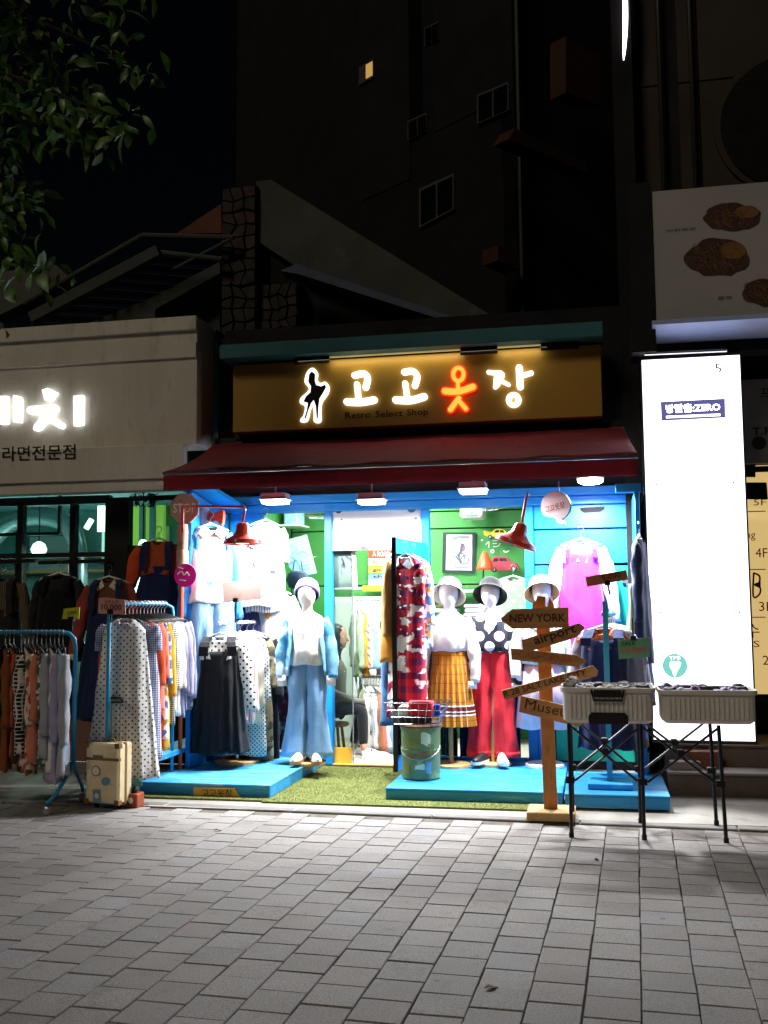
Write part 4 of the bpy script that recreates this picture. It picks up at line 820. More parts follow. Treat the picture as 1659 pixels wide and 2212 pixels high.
def open_coat(par, L, sw, th, mat, gap=32, hw=1.12, z0=-.125):
    m = MB(); rings = []; n = 34
    for i in range(11):
        k = i / 10; g = R(gap + 10 * k); rings.append([((sw / 2 * 1.05) * (1 + (hw - 1) * k) * math.copysign(abs(math.sin(a)) ** .8, math.sin(a)) + .006 * k * math.sin(9 * a), (th / 2 * 1.25 + .02 * k + .008 * k * math.sin(11 * a)) * -math.cos(a), z0 - .05 * (1 - k) * abs(math.sin(a)) - .03 - L * k) for a in [g + (2 * math.pi - 2 * g) * j / n for j in range(n + 1)]])
    m.add([p for r in rings for p in r], [(i * (n + 1) + j, i * (n + 1) + j + 1, (i + 1) * (n + 1) + j + 1, (i + 1) * (n + 1) + j) for i in range(10) for j in range(n)]); return m.build('cardigan', mat, par, local=True, smooth=True, solid=.004, crumple=((.010, 9.), (.005, 24.)))
# ---------------------------------------------------------------- cloths
for nm, a in dict(white_cotton=('e6e6e4',), grey_cotton=('a8abb4',), black_cotton=('15161b',), navy=('18224a',), denim=('3f6a98',), denim_pale=('7fa8d0',), denim_dark=('1c2c50',), orange_knit=('e2562a',), orange_dull=('b8552c',), rust=('8a4a26',), brown=('5a3a28',), tan=('b08048',), ochre=('c8872c',), mustard_c=('d09a20',), red_cotton=('cc2430',), pink=('e62aa4',), pale_pink=('e8c4cc',), cream=('e4dcc4',), lilac=('a8a4c4',), grey_lilac=('7c7890',), salmon=('d8806a',), olive=('5a5a34',), sage=('8a9a7c',), green_c=('3f8a4a',), teal_c=('2c6a6a',), blue_knit=('2c7cc4',), royal=('1a3c9c',), maroon_c=('5a1c28',), yellow_c=('e0c83a',), charcoal=('2a2a30',), sky_c=('9cc4e4',)).items(): fab(nm, *a)
fab('dots_small', 'dcdad4', 'dots', '2a2a3a', 30, thr=.2); fab('dots_black', 'e6e8e2', 'dots', '15151a', 24, thr=.24); fab('dots_green', '8fd89a', 'dots', '1a2a20', 24, thr=.24); fab('dots_big', '1c1e2c', 'dots', 'f2f2f2', 8.5, thr=.36)
fab('blue_check', 'd8dce8', 'check', '3a4a9a', 60); fab('stripe_dark', 'e6e6ea', 'stripes', '55536c', 42, thr=.28); fab('stripe_grey', 'e6e6ea', 'stripes', '8a88a0', 60, thr=.22); fab('pin_brown', '8a5a44', 'stripes', '5a3428', 80, thr=.4); fab('pin_red', 'b04a3c', 'stripes', '8a3a34', 70, thr=.3)
fab('plaid_red', 'c01626', 'plaid', '5a1444', 9, c3='f2ecec'); fab('plaid_yellow', 'b8761a', 'grid', '7a3a14', 13, thr=.06); fab('chevron', 'f0e8e0', 'chevron', 'b86a5a', 14)
fab('floral_red', 'b84a30', 'patch', 'd8c8b0', 30, c3='3a5a3a'); fab('floral_green', '3a6a4a', 'floral', 'e0dcd0', 26, thr=.4); fab('lattice', '1e1c20', 'grid', 'd8d4cc', 34, thr=.3); fab('camo', '8a7a5a', 'camo', '4a4430', 12, c3='c8b89a'); fab('print_multi', 'e4e0d8', 'patch', '4a6aa0', 18, c3='b07a3a')
fab('tweed', '8a7c68', 'grid', '5a5044', 90, thr=.4); fab('knit_brown', '7a6a50', 'stripes', '3c3428', 55, thr=.45); fab('red_stripe', 'f0e8ea', 'stripes', 'd88a90', 46, thr=.4); fab('dot_grid', 'e8e8e4', 'dots', '2a3048', 40, thr=.25); fab('gingham_bw', 'd8d8d4', 'check', '2a2a2a', 60)
fab('tie_dye', '74b2d8', 'camo', '3f88bc', 9, c3='b4d4e6'); fab('sheer_green', 'b8c0a0', 'dots', 'eef0e4', 13, thr=.17)
# ---------------------------------------------------------------- left pipe rack on castors
t = thing('pipe_rack', 'blue pipe clothes rack on castors standing at the left edge', 'clothes rack', (-4.3, 6.95, 0))
ry_ = 6.95; rz_ = P(80, 1366, ry_).z; xe = P(163, 1420, ry_).x
MB().tube([(-5.6, ry_, rz_), (xe - .12, ry_, rz_), (xe - .05, ry_, rz_ - .012), (xe - .012, ry_, rz_ - .05), (xe, ry_, rz_ - .12), (xe, ry_, .32)], .017, 10).build('frame_pipe', 'blue_pipe', t, smooth=True)
for s in (-1, 1): MB().tube([(xe, ry_, .34), (xe - .01, ry_ + s * .05, .26), (xe - .03, ry_ + s * .19, .13), (xe - .06, ry_ + s * .26, .08)], .014, 8).build('foot', 'blue_pipe', t, smooth=True); MB(Matrix.Translation((xe - .06, ry_ + s * .26, .03)) @ Matrix.Rotation(R(90), 4, 'X')).lathe([(.02, -.012), (.03, -.008), (.03, .008), (.02, .012)], (0, 0, 0), 14).build('castor', 'steel', t)
rows = [(-6, 'olive', .7, .45, 'green_c', None, 'dark green blouse cut by the left edge, on the castor rack', 'blouse'), (12, 'rust', .84, .5, None, None, 'rust brown long shirt near the left edge on the castor rack', 'shirt'), (30, 'brown', .78, .5, None, None, 'dark brown shirt second from left on the castor rack', 'shirt'), (46, 'lattice', .72, .52, None, None, 'black and white lattice print shirt on the castor rack', 'shirt'), (62, 'floral_red', .86, .45, None, None, 'red floral dress in the middle of the castor rack', 'dress'), (80, 'floral_green', .8, .4, None, None, 'green flowered blouse on the castor rack', 'blouse'), (100, 'grey_cotton', .74, .55, None, None, 'grey cotton shirt beside the flowered blouse on the castor rack', 'shirt'), (118, 'lilac', .92, .6, None, None, 'pale lilac shirt dress near the right end of the castor rack', 'shirt dress'), (136, 'grey_cotton', .86, .62, None, 'white_cotton', 'pale grey long shirt, rightmost on the castor rack', 'shirt'), (21, 'orange_dull', .74, .5, None, None, 'dull orange blouse between the two brown shirts on the castor rack', 'blouse'), (54, 'cream', .8, .48, None, None, 'cream blouse squeezed beside the lattice shirt on the castor rack', 'blouse'), (71, 'salmon', .78, .45, None, None, 'salmon blouse between the red and green flowered pieces', 'blouse'), (90, 'white_cotton', .7, .5, None, None, 'white shirt left of the grey one on the castor rack', 'shirt'), (109, 'white_cotton', .84, .55, None, None, 'white long shirt between grey and lilac shirts on the castor rack', 'shirt'), (127, 'sky_c', .8, .55, None, None, 'pale blue shirt second from right on the castor rack', 'shirt')]
for i, (x, mt, L, sl, sm, cl, lab, cat) in enumerate(rows):
    p = P(x, 1366, ry_); garment('hanging_' + cat.replace(' ', '_'), lab, cat, (p.x, ry_, rz_ + .006), R(-52 + jit(8)), L, .40, .44, .05, mt, 3, .010, .05, sl, sm, spread=.05, hang='hanger_black', collar=cl, group='clothes on the castor rack')
# ---------------------------------------------------------------- outfits hung on the restaurant window
garment('knit_pinafore_outfit', 'brown ribbed jumper with dark pinafore hung at the far left window', 'outfit', P(8, 1222, 8.84), 0, .66, .44, .50, .08, 'knit_brown', 3, .01, .07, .62, 'knit_brown', spread=.12, hang='hanger_black', bib=('charcoal', .26, .62, .5, .06))
garment('black_dress', 'black V-neck pinafore dress over dark shirt hung on the black rail', 'dress', P(128, 1216, 8.84), 0, .7, .44, .52, .08, 'charcoal', 3, .01, .1, .45, 'charcoal', spread=.1, bib=('black_cotton', .10, .66, .52, .07), collar=None)
garment('collared_pinafore_outfit', 'navy pinafore over brown striped blouse with white collar behind the price card', 'outfit', P(236, 1222, 8.3), R(10), .5, .42, .46, .10, 'pin_brown', 4, .012, .05, .62, 'pin_red', .07, .06, spread=.12, puff=.25, bib=('denim_dark', .22, .95, .62, .05), collar='cream', cuff='cream', hang='hanger_white', fwd=.05)
garment('orange_blouse_outfit', 'orange blouse under a denim dungaree dress hung beside the round pink sign', 'outfit', P(343, 1140, 8.45), R(10), .5, .40, .44, .09, 'orange_dull', 3, .01, .05, .38, 'orange_knit', .075, .06, spread=.09, puff=.3, bib=('denim_dark', .19, .8, .52, .06), cuff='orange_knit')
# ---------------------------------------------------------------- middle rack, rail running back from the viewer
mr = thing('depth_rack', 'pale blue pole rack with rail running toward the shop, left of the platform', 'clothes rack', (-3.2, 7.4, 0))
pn = P(240, 1330, 7.05); za = P(300, 1305, 7.5).z; pe = P(362, 1306, 7.95)
ra = Vector((pn.x + .06, 7.05, za)); rb = Vector((pe.x - .02, 7.95, za))
MB().tube([(pn.x, 7.02, .03), (pn.x, 7.02, za + .01)], .016, 10).build('pole', 'blue_pipe', mr, smooth=True); MB().tube([(pn.x, 7.02, za), ra, rb, rb + Vector((.05, .03, -.03)), rb + Vector((.06, .03, -.12)), Vector((rb.x + .06, rb.y + .03, .03))], .014, 10).build('rail', 'blue_pipe', mr, smooth=True); MB().bar((pn.x - .02, 6.98, .02), (rb.x + .06, rb.y + .05, .02), .03, .03).build('base_bar', 'blue_pipe', mr)
rows = [('dots_small', 1.14, .0, 'white sleeveless dress with small navy dots, front of the pole rack', 'dress', .30, .54), ('blue_check', 1.0, .18, 'blue checked dress just behind the dotted dress on the pole rack', 'dress', .40, .50), ('orange_knit', 1.02, .45, 'bright orange long cardigan on the pole rack', 'cardigan', .40, .44), ('salmon', .66, .40, 'salmon pink blouse behind the orange cardigan on the pole rack', 'blouse', .40, .42), ('print_multi', .9, .45, 'printed cream dress in the pole rack behind the salmon blouse', 'dress', .40, .44), ('mustard_c', .98, .55, 'mustard yellow shirt dress in the middle of the pole rack', 'shirt dress', .41, .44), ('gingham_bw', .8, .5, 'black and white gingham shirt on the pole rack', 'shirt', .41, .43), ('pale_pink', .7, .5, 'pale pink shirt behind the gingham one on the pole rack', 'shirt', .41, .43), ('stripe_grey', .74, .5, 'grey striped shirt near the back of the pole rack', 'shirt', .42, .44), ('grey_lilac', .76, .55, 'dusky lilac shirt near the back of the pole rack', 'shirt', .42, .44), ('lilac', .72, .58, 'light lilac shirt second from the back of the pole rack', 'shirt', .43, .45), ('grey_lilac', .7, .6, 'mauve grey jacket last at the back of the pole rack', 'jacket', .44, .46)]
for i, (mt, L, sl, lab, cat, sw, hw) in enumerate(rows):
    p = ra.lerp(rb, .13 + .85 * i / 11); garment('hanging_' + cat.replace(' ', '_'), lab, cat, (p.x, p.y, za + .012), R(14 + jit(6)), L, sw, hw, .05 if i else .11, mt, 4, .024 if i < 2 else .01, .14 if i == 0 else .05, sl, None, spread=.05, hang='hanger_black', group='clothes on the pole rack')
# ---------------------------------------------------------------- pinafore rack on the platform
b_ = G(512, 1648, .105); rk = thing('round_base_stand', 'single-pole garment stand with round wooden base on the left platform', 'clothes stand', b_)
zr = P(505, 1345, b_.y).z; MB().lathe([(.19, .106), (.19, .128), (.17, .135)], (b_.x, b_.y, 0), 28).build('base', 'pale_wood', rk); MB().tube([(b_.x, b_.y, .13), (b_.x, b_.y, zr)], .016, 10).build('pole', 'steel', rk)
rA = Vector((b_.x - .06, b_.y - .32, zr)); rB = Vector((b_.x + .06, b_.y + .28, zr)); MB().tube([rA, rB], .014, 10).build('rail', 'white_metal', rk)
rows = [('dots_black', .62, .55, 'black pinafore over white blouse with black dots, front of the platform stand', 'pinafore outfit', ('black_cotton', .09, .84, .48, .08)), ('red_stripe', .7, .58, 'white blouse with red stripes second on the platform stand', 'blouse', None), ('cream', .72, .55, 'cream cotton blouse in the middle of the platform stand', 'blouse', None), ('dot_grid', 1.0, .5, 'white dress with tiny dark checks on the platform stand', 'dress', None), ('camo', 1.12, .4, 'brown camouflage dress with long skirt on the platform stand', 'dress', None), ('black_cotton', 1.16, .5, 'black long dress at the back of the platform stand', 'dress', None)]
for i, (mt, L, sl, lab, cat, bib) in enumerate(rows):
    p = rA.lerp(rB, .06 + .9 * i / 5); garment('hanging_' + cat.replace(' ', '_'), lab, cat, (p.x, p.y, zr + .012), R(10 + jit(5)), L, .42, .48, .08 if i == 0 else .05, mt, 4, .016 if i == 0 else .01, .05, sl, None, spread=.1 if i == 0 else .06, bib=bib, group='clothes on the platform stand')
# ---------------------------------------------------------------- right-hand pole rack
b_ = G(1318, 1700, .106); rk = thing('blue_pole_stand', 'blue pole garment stand holding dark dungarees behind the plastic crates', 'clothes stand', b_)
zr = P(1322, 1328, b_.y).z; B(b_.x - .16, b_.x + .16, b_.y - .14, b_.y + .14, .107, .15).build('base', 'blue_wood', rk, bevel=.004); B(b_.x - .02, b_.x + .02, b_.y - .02, b_.y + .02, .15, zr + .1).build('pole', 'blue_pipe', rk)
rA = Vector((b_.x - .02, b_.y + .08, zr)); rB = Vector((b_.x + .08, b_.y + .6, zr)); MB().tube([rA, rB], .014, 10).build('rail', 'blue_pipe', rk)
for i, (mt, L, sl, lab, cat, bib) in enumerate([('orange_dull', .16, 0, 'dark navy dungarees over orange top, front of the blue pole stand', 'dungarees', ('navy', .05, .8, .42, .08)), ('grey_lilac', .8, .5, 'grey pinstriped jacket second on the blue pole stand', 'jacket', None), ('navy', .84, 0, 'navy sleeveless dress in the middle of the blue pole stand', 'dress', None), ('stripe_grey', .8, .5, 'striped pale shirt near the back of the blue pole stand', 'shirt', None), ('royal', .84, .5, 'deep blue dress at the back of the blue pole stand', 'dress', None), ('tweed', .9, .55, 'tweed coat last on the blue pole stand', 'coat', None)]):
    p = rA.lerp(rB, .1 + .85 * i / 5); garment('hanging_' + cat.replace(' ', '_'), lab, cat, (p.x, p.y, zr + .012), R(-4 + jit(10)), L, .44, .46, .07, mt, 3, .01, .1, sl, None, spread=.08, bib=bib, group='clothes on the blue pole stand')
# ---------------------------------------------------------------- clothes on the opened door leaf
def hang_at(px, py, Y, *a, **k): return garment(*a[:3], P(px, py, Y), *a[3:], **k)
hang_at(853, 1168, 8.5, 'ochre_coat', 'long ochre coat hung on the door leaf beside the red plaid dress', 'coat', R(82), .86, .40, .42, .11, 'ochre', 3, .012, .05, .62, 'tan', spread=.05, hang='hanger_white')
hang_at(876, 1172, 8.3, 'plaid_dress', 'long red plaid shirt dress with white patches hung on the door leaf', 'dress', R(-30), 1.28, .32, .36, .09, 'plaid_red', 3, .012, .05, .34, 'plaid_red', spread=.03, collar='white_cotton', buttons=8)
hang_at(893, 1176, 8.55, 'printed_shirt', 'white printed shirt with coloured cartoon-like patches behind the red plaid dress', 'shirt', R(-42), .72, .38, .42, .08, 'print_multi', 3, .01, .05, .5, spread=.06)
tj = thing('hanging_jeans', 'blue wide-leg jeans hanging under the ochre coat in the doorway', 'jeans', P(850, 1345, 8.72), R(72)); trousers_mb(.86, .3, .36, .2, .09, 3).build('legs', 'denim', tj, local=True, smooth=True, solid=.003, crumple=((.016, 9.), (.007, 24.))); MB().lathe([(.152, -.03), (.152, .004)], (0, 0, 0), 24, 1, .32).build('waistband', 'denim_dark', tj, local=True)
hang_at(903, 1285, 8.8, 'sage_skirt', 'sage green long skirt hanging behind the red plaid dress', 'skirt', R(-30), .98, .26, .34, .08, 'sage', 4, .014, .02, 0, None)
# ---------------------------------------------------------------- single pieces along the front
hang_at(455, 1108, 8.3, 'cardigan_outfit', 'white shirt under a long blue cardigan hung on the left wing', 'outfit', R(40), .62, .38, .40, .10, 'white_cotton', 3, .01, .05, .72, 'blue_knit', .085, .06, spread=.1, collar='white_cotton', cuff='blue_knit', coat='blue_knit')
tj = thing('pale_jeans', 'bleached pale blue jeans hanging below the white shirt on left wing', 'jeans', P(460, 1250, 8.28), R(40)); trousers_mb(1.0, .32, .38, .22, .1, 5).build('legs', 'denim_pale', tj, local=True, smooth=True, solid=.003, crumple=((.016, 9.), (.007, 24.))); MB().lathe([(.162, -.035), (.162, .004)], (0, 0, 0), 24, 1, .34).build('waistband', 'denim_pale', tj, local=True)
hang_at(574, 1100, 8.88, 'striped_shirt', 'white shirt with grey striped body hung under the left flood lamp', 'shirt', R(40), .22, .36, .38, .08, 'white_cotton', 3, .008, .05, .3, 'white_cotton', .085, .075, spread=.03, skirt=('stripe_dark', .22, .56, .40), ww=.36)
tp_ = hang_at(540, 1152, 8.7, 'picture_shirt', 'white T-shirt printed with small teal and grey animals behind the lamp', 'T-shirt', R(22), .5, .42, .44, .08, 'white_cotton', 3, .01, .05, .16, 'white_cotton', .1, .1, spread=.06)
hang_at(522, 1238, 8.92, 'tan_outfit', 'tan blouse with navy braces behind the pink price board', 'outfit', R(4), .64, .46, .50, .09, 'tan', 3, .01, .05, .5, 'ochre', spread=.12, bib=('navy', .16, .5, .5, .07))
hang_at(590, 1248, 8.95, 'white_sleeve_blouse', 'white blouse with long sleeves beside the jeans mannequin', 'blouse', R(0), .68, .4, .44, .08, 'white_cotton', 3, .01, .05, .62, 'red_stripe', spread=.12)
hang_at(1254, 1140, 8.9, 'pink_dress', 'bright pink pinafore dress over white blouse hung on the blue boarding', 'dress', R(2), .42, .40, .42, .09, 'white_cotton', 3, .01, .05, .62, 'white_cotton', .08, .055, spread=.12, bib=('pink', .07, .86, .48, .04), puff=.2)
hang_at(1380, 1130, 8.35, 'dark_coat', 'dark denim coat hung edge-on at the right-hand wing', 'coat', R(80), .95, .42, .46, .08, 'denim_dark', 3, .012, .05, .6, 'denim_dark', spread=.03)
tj = thing('grey_trousers', 'pale grey trousers hanging edge-on below the dark coat at right', 'trousers', P(1376, 1262, 8.3), R(70)); trousers_mb(.8, .3, .34, .2, .08, 8).build('legs', 'sage', tj, local=True, smooth=True, solid=.003, crumple=((.016, 9.), (.007, 24.)))
hang_at(1108, 1222, 9.5, 'sheer_blouse', 'pale green sheer blouse with white spots hanging inside the right window', 'blouse', R(6), .6, .42, .5, .08, 'sheer_green', 4, .014, .05, .3, 'sheer_green', .1, .09, spread=.1)
# ---------------------------------------------------------------- interior racks seen through the doorway
def inner_rack(label, a, b, rows, grp, lo):
    t = thing('interior_rack', label, 'clothes rack', (a.x, a.y, .022)); MB().tube([a, b], .014, 8).build('rail', 'white_metal', t)
    for q in (a, b): MB().tube([(q.x, q.y, .023), q], .014, 8).build('upright', 'white_metal', t)
    n = len(rows)
    for i, (mt, L, lab, cat) in enumerate(rows):
        p = a.lerp(b, .05 + .9 * i / (n - 1)); garment('hanging_' + cat, lab, cat, (p.x, p.y, p.z + .012), R(-58 + jit(7)), L, .36, .38, .035, mt, 3, .008, .05, .5, None, spread=.05, hang='hanger_white', group=grp)
a, b = P(778, 1462, 10.0), P(860, 1450, 9.9); b.z = a.z
inner_rack('low white rack inside the doorway packed with shirts', a, b, [('cream', .58, 'cream shirt first on the low rack inside the doorway', 'shirt'), ('white_cotton', .6, 'white shirt second on the low rack inside the doorway', 'shirt'), ('floral_green', .66, 'dark flowered shirt on the low rack inside the doorway', 'shirt'), ('stripe_grey', .62, 'grey striped shirt on the low rack inside the doorway', 'shirt'), ('grey_lilac', .64, 'slate grey shirt on the low rack inside the doorway', 'shirt'), ('tan', .62, 'tan shirt on the low rack inside the doorway', 'shirt'), ('salmon', .62, 'rosy shirt on the low rack inside the doorway', 'shirt'), ('white_cotton', .6, 'white shirt near the back of the low rack inside', 'shirt'), ('sky_c', .62, 'pale blue shirt on the low rack inside the doorway', 'shirt'), ('olive', .62, 'olive shirt on the low rack inside the doorway', 'shirt'), ('tweed', .64, 'tweed shirt near the back of the low rack inside', 'shirt'), ('charcoal', .62, 'charcoal shirt second from the back of the low rack', 'shirt'), ('pale_pink', .6, 'pale pink shirt last on the low rack inside', 'shirt')], 'shirts on the low rack inside', True)
a, b = P(768, 1296, 10.02), P(856, 1290, 9.9); b.z = a.z
inner_rack('high white rail inside the doorway packed with blouses', a, b, [('sage', .62, 'grey green blouse first on the high rail inside', 'blouse'), ('ochre', .6, 'ochre blouse second on the high rail inside', 'blouse'), ('chevron', .5, 'white blouse with red chevrons on the high rail inside', 'blouse'), ('white_cotton', .52, 'white blouse beside the chevron one on high rail', 'blouse'), ('sky_c', .5, 'pale blue blouse on the high rail inside', 'blouse'), ('cream', .52, 'cream blouse on the high rail inside', 'blouse'), ('floral_red', .5, 'red flowered blouse on the high rail inside', 'blouse'), ('yellow_c', .52, 'yellow blouse on the high rail inside', 'blouse'), ('pale_pink', .6, 'pale pink blouse on the high rail inside', 'blouse'), ('camo', .56, 'brown camouflage blouse on the high rail inside', 'blouse'), ('gingham_bw', .54, 'gingham blouse near the back of the high rail', 'blouse'), ('denim', .6, 'denim blouse last on the high rail inside', 'blouse')], 'blouses on the high rail inside', False)

mk('print_teal', '5fc8d8', .7); mk('print_slate', '4a4860', .7)
for pts, mt in (([(.02, -.24), (.10, -.22), (.13, -.30), (.05, -.31)], 'print_teal'), ([(-.13, -.36), (-.09, -.34), (-.06, -.40), (-.11, -.42)], 'print_slate'), ([(-.02, -.38), (.03, -.35), (.06, -.42), (.0, -.44)], 'print_slate'), ([(.07, -.39), (.12, -.38), (.10, -.44)], 'print_slate'), ([(.0, -.33), (.04, -.34), (.01, -.355)], 'print_teal')):
    MB().poly([(x, -.062, z) for x, z in pts], (0, -1, 0), .003).build('animal_print', mt, tp_, local=True)
# ---------------------------------------------------------------- mannequins
def ell(cx, cy, z, rx, ry, n=20): return [(cx + rx * math.cos(2 * math.pi * k / n), cy + ry * math.sin(2 * math.pi * k / n), z) for k in range(n)]
def head_torso(m, zs, torso=True):     # zs = shoulder height; head, neck and torso as one surface
    prof = [(.07, .05, -.335), (.10, .07, -.32), (.108, .076, -.25), (.14, .095, -.13), (.155, .085, -.05), (.12, .075, -.005), (.055, .05, .03), (.046, .046, .06), (.046, .05, .085), (.062, .078, .11), (.076, .094, .15), (.081, .099, .195), (.077, .095, .235), (.055, .07, .268), (.018, .025, .285)]
    if not torso: prof = prof[5:]
    return m.loft([ell(0, (-.012 if dz > .08 else 0), zs + dz, rx, ry) for rx, ry, dz in prof])
def arm_mb(s, zs, x0=.155, L=.52, out=.06, r=.036):
    return MB().tube([(s * x0, 0, zs - .03), (s * (x0 + .045), 0, zs - .12), (s * (x0 + out), .01, zs - .27), (s * (x0 + out + .01), -.02, zs - L), (s * (x0 + out), -.03, zs - L - .09)], [r, r * .95, r * .8, r * .6, r * .45], 10)
def shell(profile, seed=0, folds=9, amp=.006, n=40):
    rnd = random.Random(seed); p0, p1 = rnd.uniform(0, 6), rnd.uniform(0, 6); rings = []
    for i, (rx, ry, z, k) in enumerate(profile):
        rings.append([((rx + amp * k * math.sin(folds * a + p0) + .5 * amp * k * math.sin(folds * 1.6 * a + p1 + i * .5)) * math.cos(a), (ry + amp * k * math.sin(folds * a + p0) + .5 * amp * k * math.sin(folds * 1.6 * a + p1 + i * .5)) * math.sin(a), z + .004 * k * math.sin(5 * a + p1)) for a in [2 * math.pi * j / n for j in range(n)]])
    return MB().loft(rings, False, False)
def msleeve(s, zs, x0, L, r0, r1, out=.07, puff=0., seed=0, fwd=.04):
    rnd = random.Random(seed + s); p0 = rnd.uniform(0, 6); pts = []; rr = []
    for i in range(18):
        t = i / 17; pts.append((s * (x0 - .03 + (out + .03) * min(1, t * 1.6) ** .7), -fwd * t * t, zs - .035 - L * t)); rr.append((r0 + (r1 - r0) * t) * (1 + puff * math.sin(math.pi * t) ** 2) * (1 + .05 * math.sin(t * 23 + p0)))
    return MB().tube(pts, rr, 14)
def round_base(par, c, r, mat, zp, pmat, z0, pr=.014):
    MB().lathe([(r, z0 + .001), (r, z0 + .022), (r - .015, z0 + .03)], (0, 0, 0), 32).build('base', mat, par, local=True); MB().tube([(0, 0, z0 + .03), (0, 0, zp)], pr, 12).build('pole', pmat, par, local=True)
def shoe(par, x, y, z, rz, mat, sole):
    m = MB(Matrix.Translation((x, y, z)) @ Matrix.Rotation(rz, 4, 'Z')); rings = []
    for t, w, h in ((0, .024, .05), (.12, .034, .062), (.35, .036, .066), (.55, .038, .055), (.75, .042, .042), (.92, .034, .036), (1, .014, .024)): rings.append([(w * math.cos(a), .06 - .235 * t, .022 + h * max(0, math.sin(a)) if math.sin(a) > 0 else .022) for a in [2 * math.pi * k / 14 for k in range(14)]])
    s = m.loft(rings).build('shoe', mat, par, local=True, smooth='auto'); m = MB(Matrix.Translation((x, y, z)) @ Matrix.Rotation(rz, 4, 'Z'))
    m.loft([[(w * 1.06 * sx, .062 - .24 * t, zz) for sx, zz in ((-1, 0), (1, 0), (1, .024), (-1, .024))] for t, w in ((0, .026), (.15, .036), (.5, .038), (.75, .043), (.93, .034), (1, .012))]).build('sole', sole, s, local=True)
def hat(par, zs, mat, brim=True, tilt=0.):
    if brim: pr = [(.148, .16), (.135, .175), (.104, .205), (.101, .23), (.096, .275), (.078, .30), (.035, .312), (.004, .315)]
    else: pr = [(.100, .17), (.108, .185), (.106, .23), (.092, .28), (.065, .31), (.03, .325), (.004, .328)]
    MB(Matrix.Translation((0, -.004, zs + .19)) @ Matrix.Rotation(tilt, 4, 'X') @ Matrix.Translation((0, 0, -.19))).lathe(pr, (0, 0, 0), 28, 1., 1.08, False).build('hat', mat, par, local=True, smooth=True, solid=.004)
fab('hat_cream', 'e6dcd8'); fab('hat_black', '060709'); fab('hat_purple', '5a549c'); fab('hat_straw', 'c8a078', 'grid', 'b08860', 160, thr=.4); mk('wood_pole', 'c08a50', .5, .2, 4, streak=(5., 5., 1.)); mk('sole_gum', 'b08050', .6); mk('shoe_white', 'dcdad4', .5, .06, 8); mk('shoe_black', '1a1a1c', .45)
fab('floral_gauze', 'eceae8'); fab('band_white', 'eae6e0'); fab('band_brown', '6a2014')
# 1: flared jeans
g = G(664, 1650, .106); t = thing('jeans_mannequin', 'white mannequin with purple beanie, pale blue jacket and flared jeans on left platform', 'mannequin', (g.x, g.y, .106), R(8)); ZS = 1.26
MB().lathe([(.16, .001), (.16, .022), (.15, .028)], (0, 0, 0), 28).build('base', 'pale_wood', t, local=True); MB().tube([(0, .03, .028), (0, .03, .9)], .018, 10).build('pole', 'wood_pole', t, local=True)
head_torso(MB(), ZS).build('body', 'mannequin_white', t, local=True, smooth=True)
shell([(.10, .08, ZS + .0, 0), (.165, .105, ZS - .05, .3), (.165, .12, ZS - .15, .6), (.15, .11, ZS - .3, 1), (.17, .13, ZS - .42, 1.4)], 3).build('blouse', 'floral_gauze', t, local=True, smooth=True, solid=.003, crumple=((.009, 11.), (.005, 26.)))
jk = MB(); rings = []
for i in range(9):
    k = i / 8; rings.append([((.158 + .045 * k + .006 * math.sin(9 * a)) * math.sin(a), (.108 + .035 * k + .006 * math.sin(9 * a + 2)) * -math.cos(a), ZS - .015 - .06 * (1 - k) * abs(math.sin(a)) - .50 * k) for a in [R(38 + 12 * k) + (2 * math.pi - 2 * R(38 + 12 * k)) * j / 30 for j in range(31)]])
jk.add([p for r in rings for p in r], [(i * 31 + j, i * 31 + j + 1, (i + 1) * 31 + j + 1, (i + 1) * 31 + j) for i in range(8) for j in range(30)]); jk.build('jacket', 'tie_dye', t, local=True, smooth=True, solid=.004, crumple=((.009, 10.), (.005, 26.)))
for s in (-1, 1): o = msleeve(s, ZS, .165, .5, .055, .046, .055, .12, 4).build('sleeve', 'tie_dye', t, local=True, smooth=True, crumple=((.01, 13.), (.005, 30.))); MB().tube([(s * .21, -.04, ZS - .51), (s * .208, -.045, ZS - .60)], .042, 12).build('cuff', 'white_cotton', o, local=True, smooth=True)
trousers_mb(.86, .25, .34, .225, .16, 4, .24, .008, .005, .16, ZS - .33).build('jeans', 'denim_pale', t, local=True, smooth=True, solid=.003, crumple=((.018, 9.), (.007, 22.)))
hat(t, ZS, 'hat_purple', False, R(-40)); shoe(t, -.055, -.06, .028, R(-12), 'shoe_white', 'sole_gum'); shoe(t, .075, -.06, .028, R(14), 'shoe_white', 'sole_gum')
# 2: pleated skirt
g = G(975, 1655, .096); t = thing('skirt_mannequin', 'mannequin with cream hat, white blouse and mustard checked pleated skirt', 'mannequin', (g.x, g.y, .096), R(-6)); ZS = 1.26
round_base(t, g, .165, 'pale_wood', .95, 'wood_pole', 0, .02)
head_torso(MB(), ZS).build('body', 'mannequin_white', t, local=True, smooth=True)
shell([(.07, .07, ZS + .03, 0), (.10, .085, ZS, .2), (.162, .105, ZS - .05, .3), (.168, .12, ZS - .15, .6), (.165, .12, ZS - .27, 1.2), (.15, .11, ZS - .30, 1)], 5, 11).build('blouse', 'floral_gauze', t, local=True, smooth=True, solid=.003, crumple=((.009, 11.), (.005, 26.)))
for s in (-1, 1): o = msleeve(s, ZS, .165, .52, .05, .038, .06, .3, 6).build('sleeve', 'floral_gauze', t, local=True, smooth=True, crumple=((.01, 13.), (.005, 30.))); MB().tube([(s * .205, -.04, ZS - .55), (s * .203, -.045, ZS - .61)], .036, 12).build('cuff', 'white_cotton', o, local=True, smooth=True)
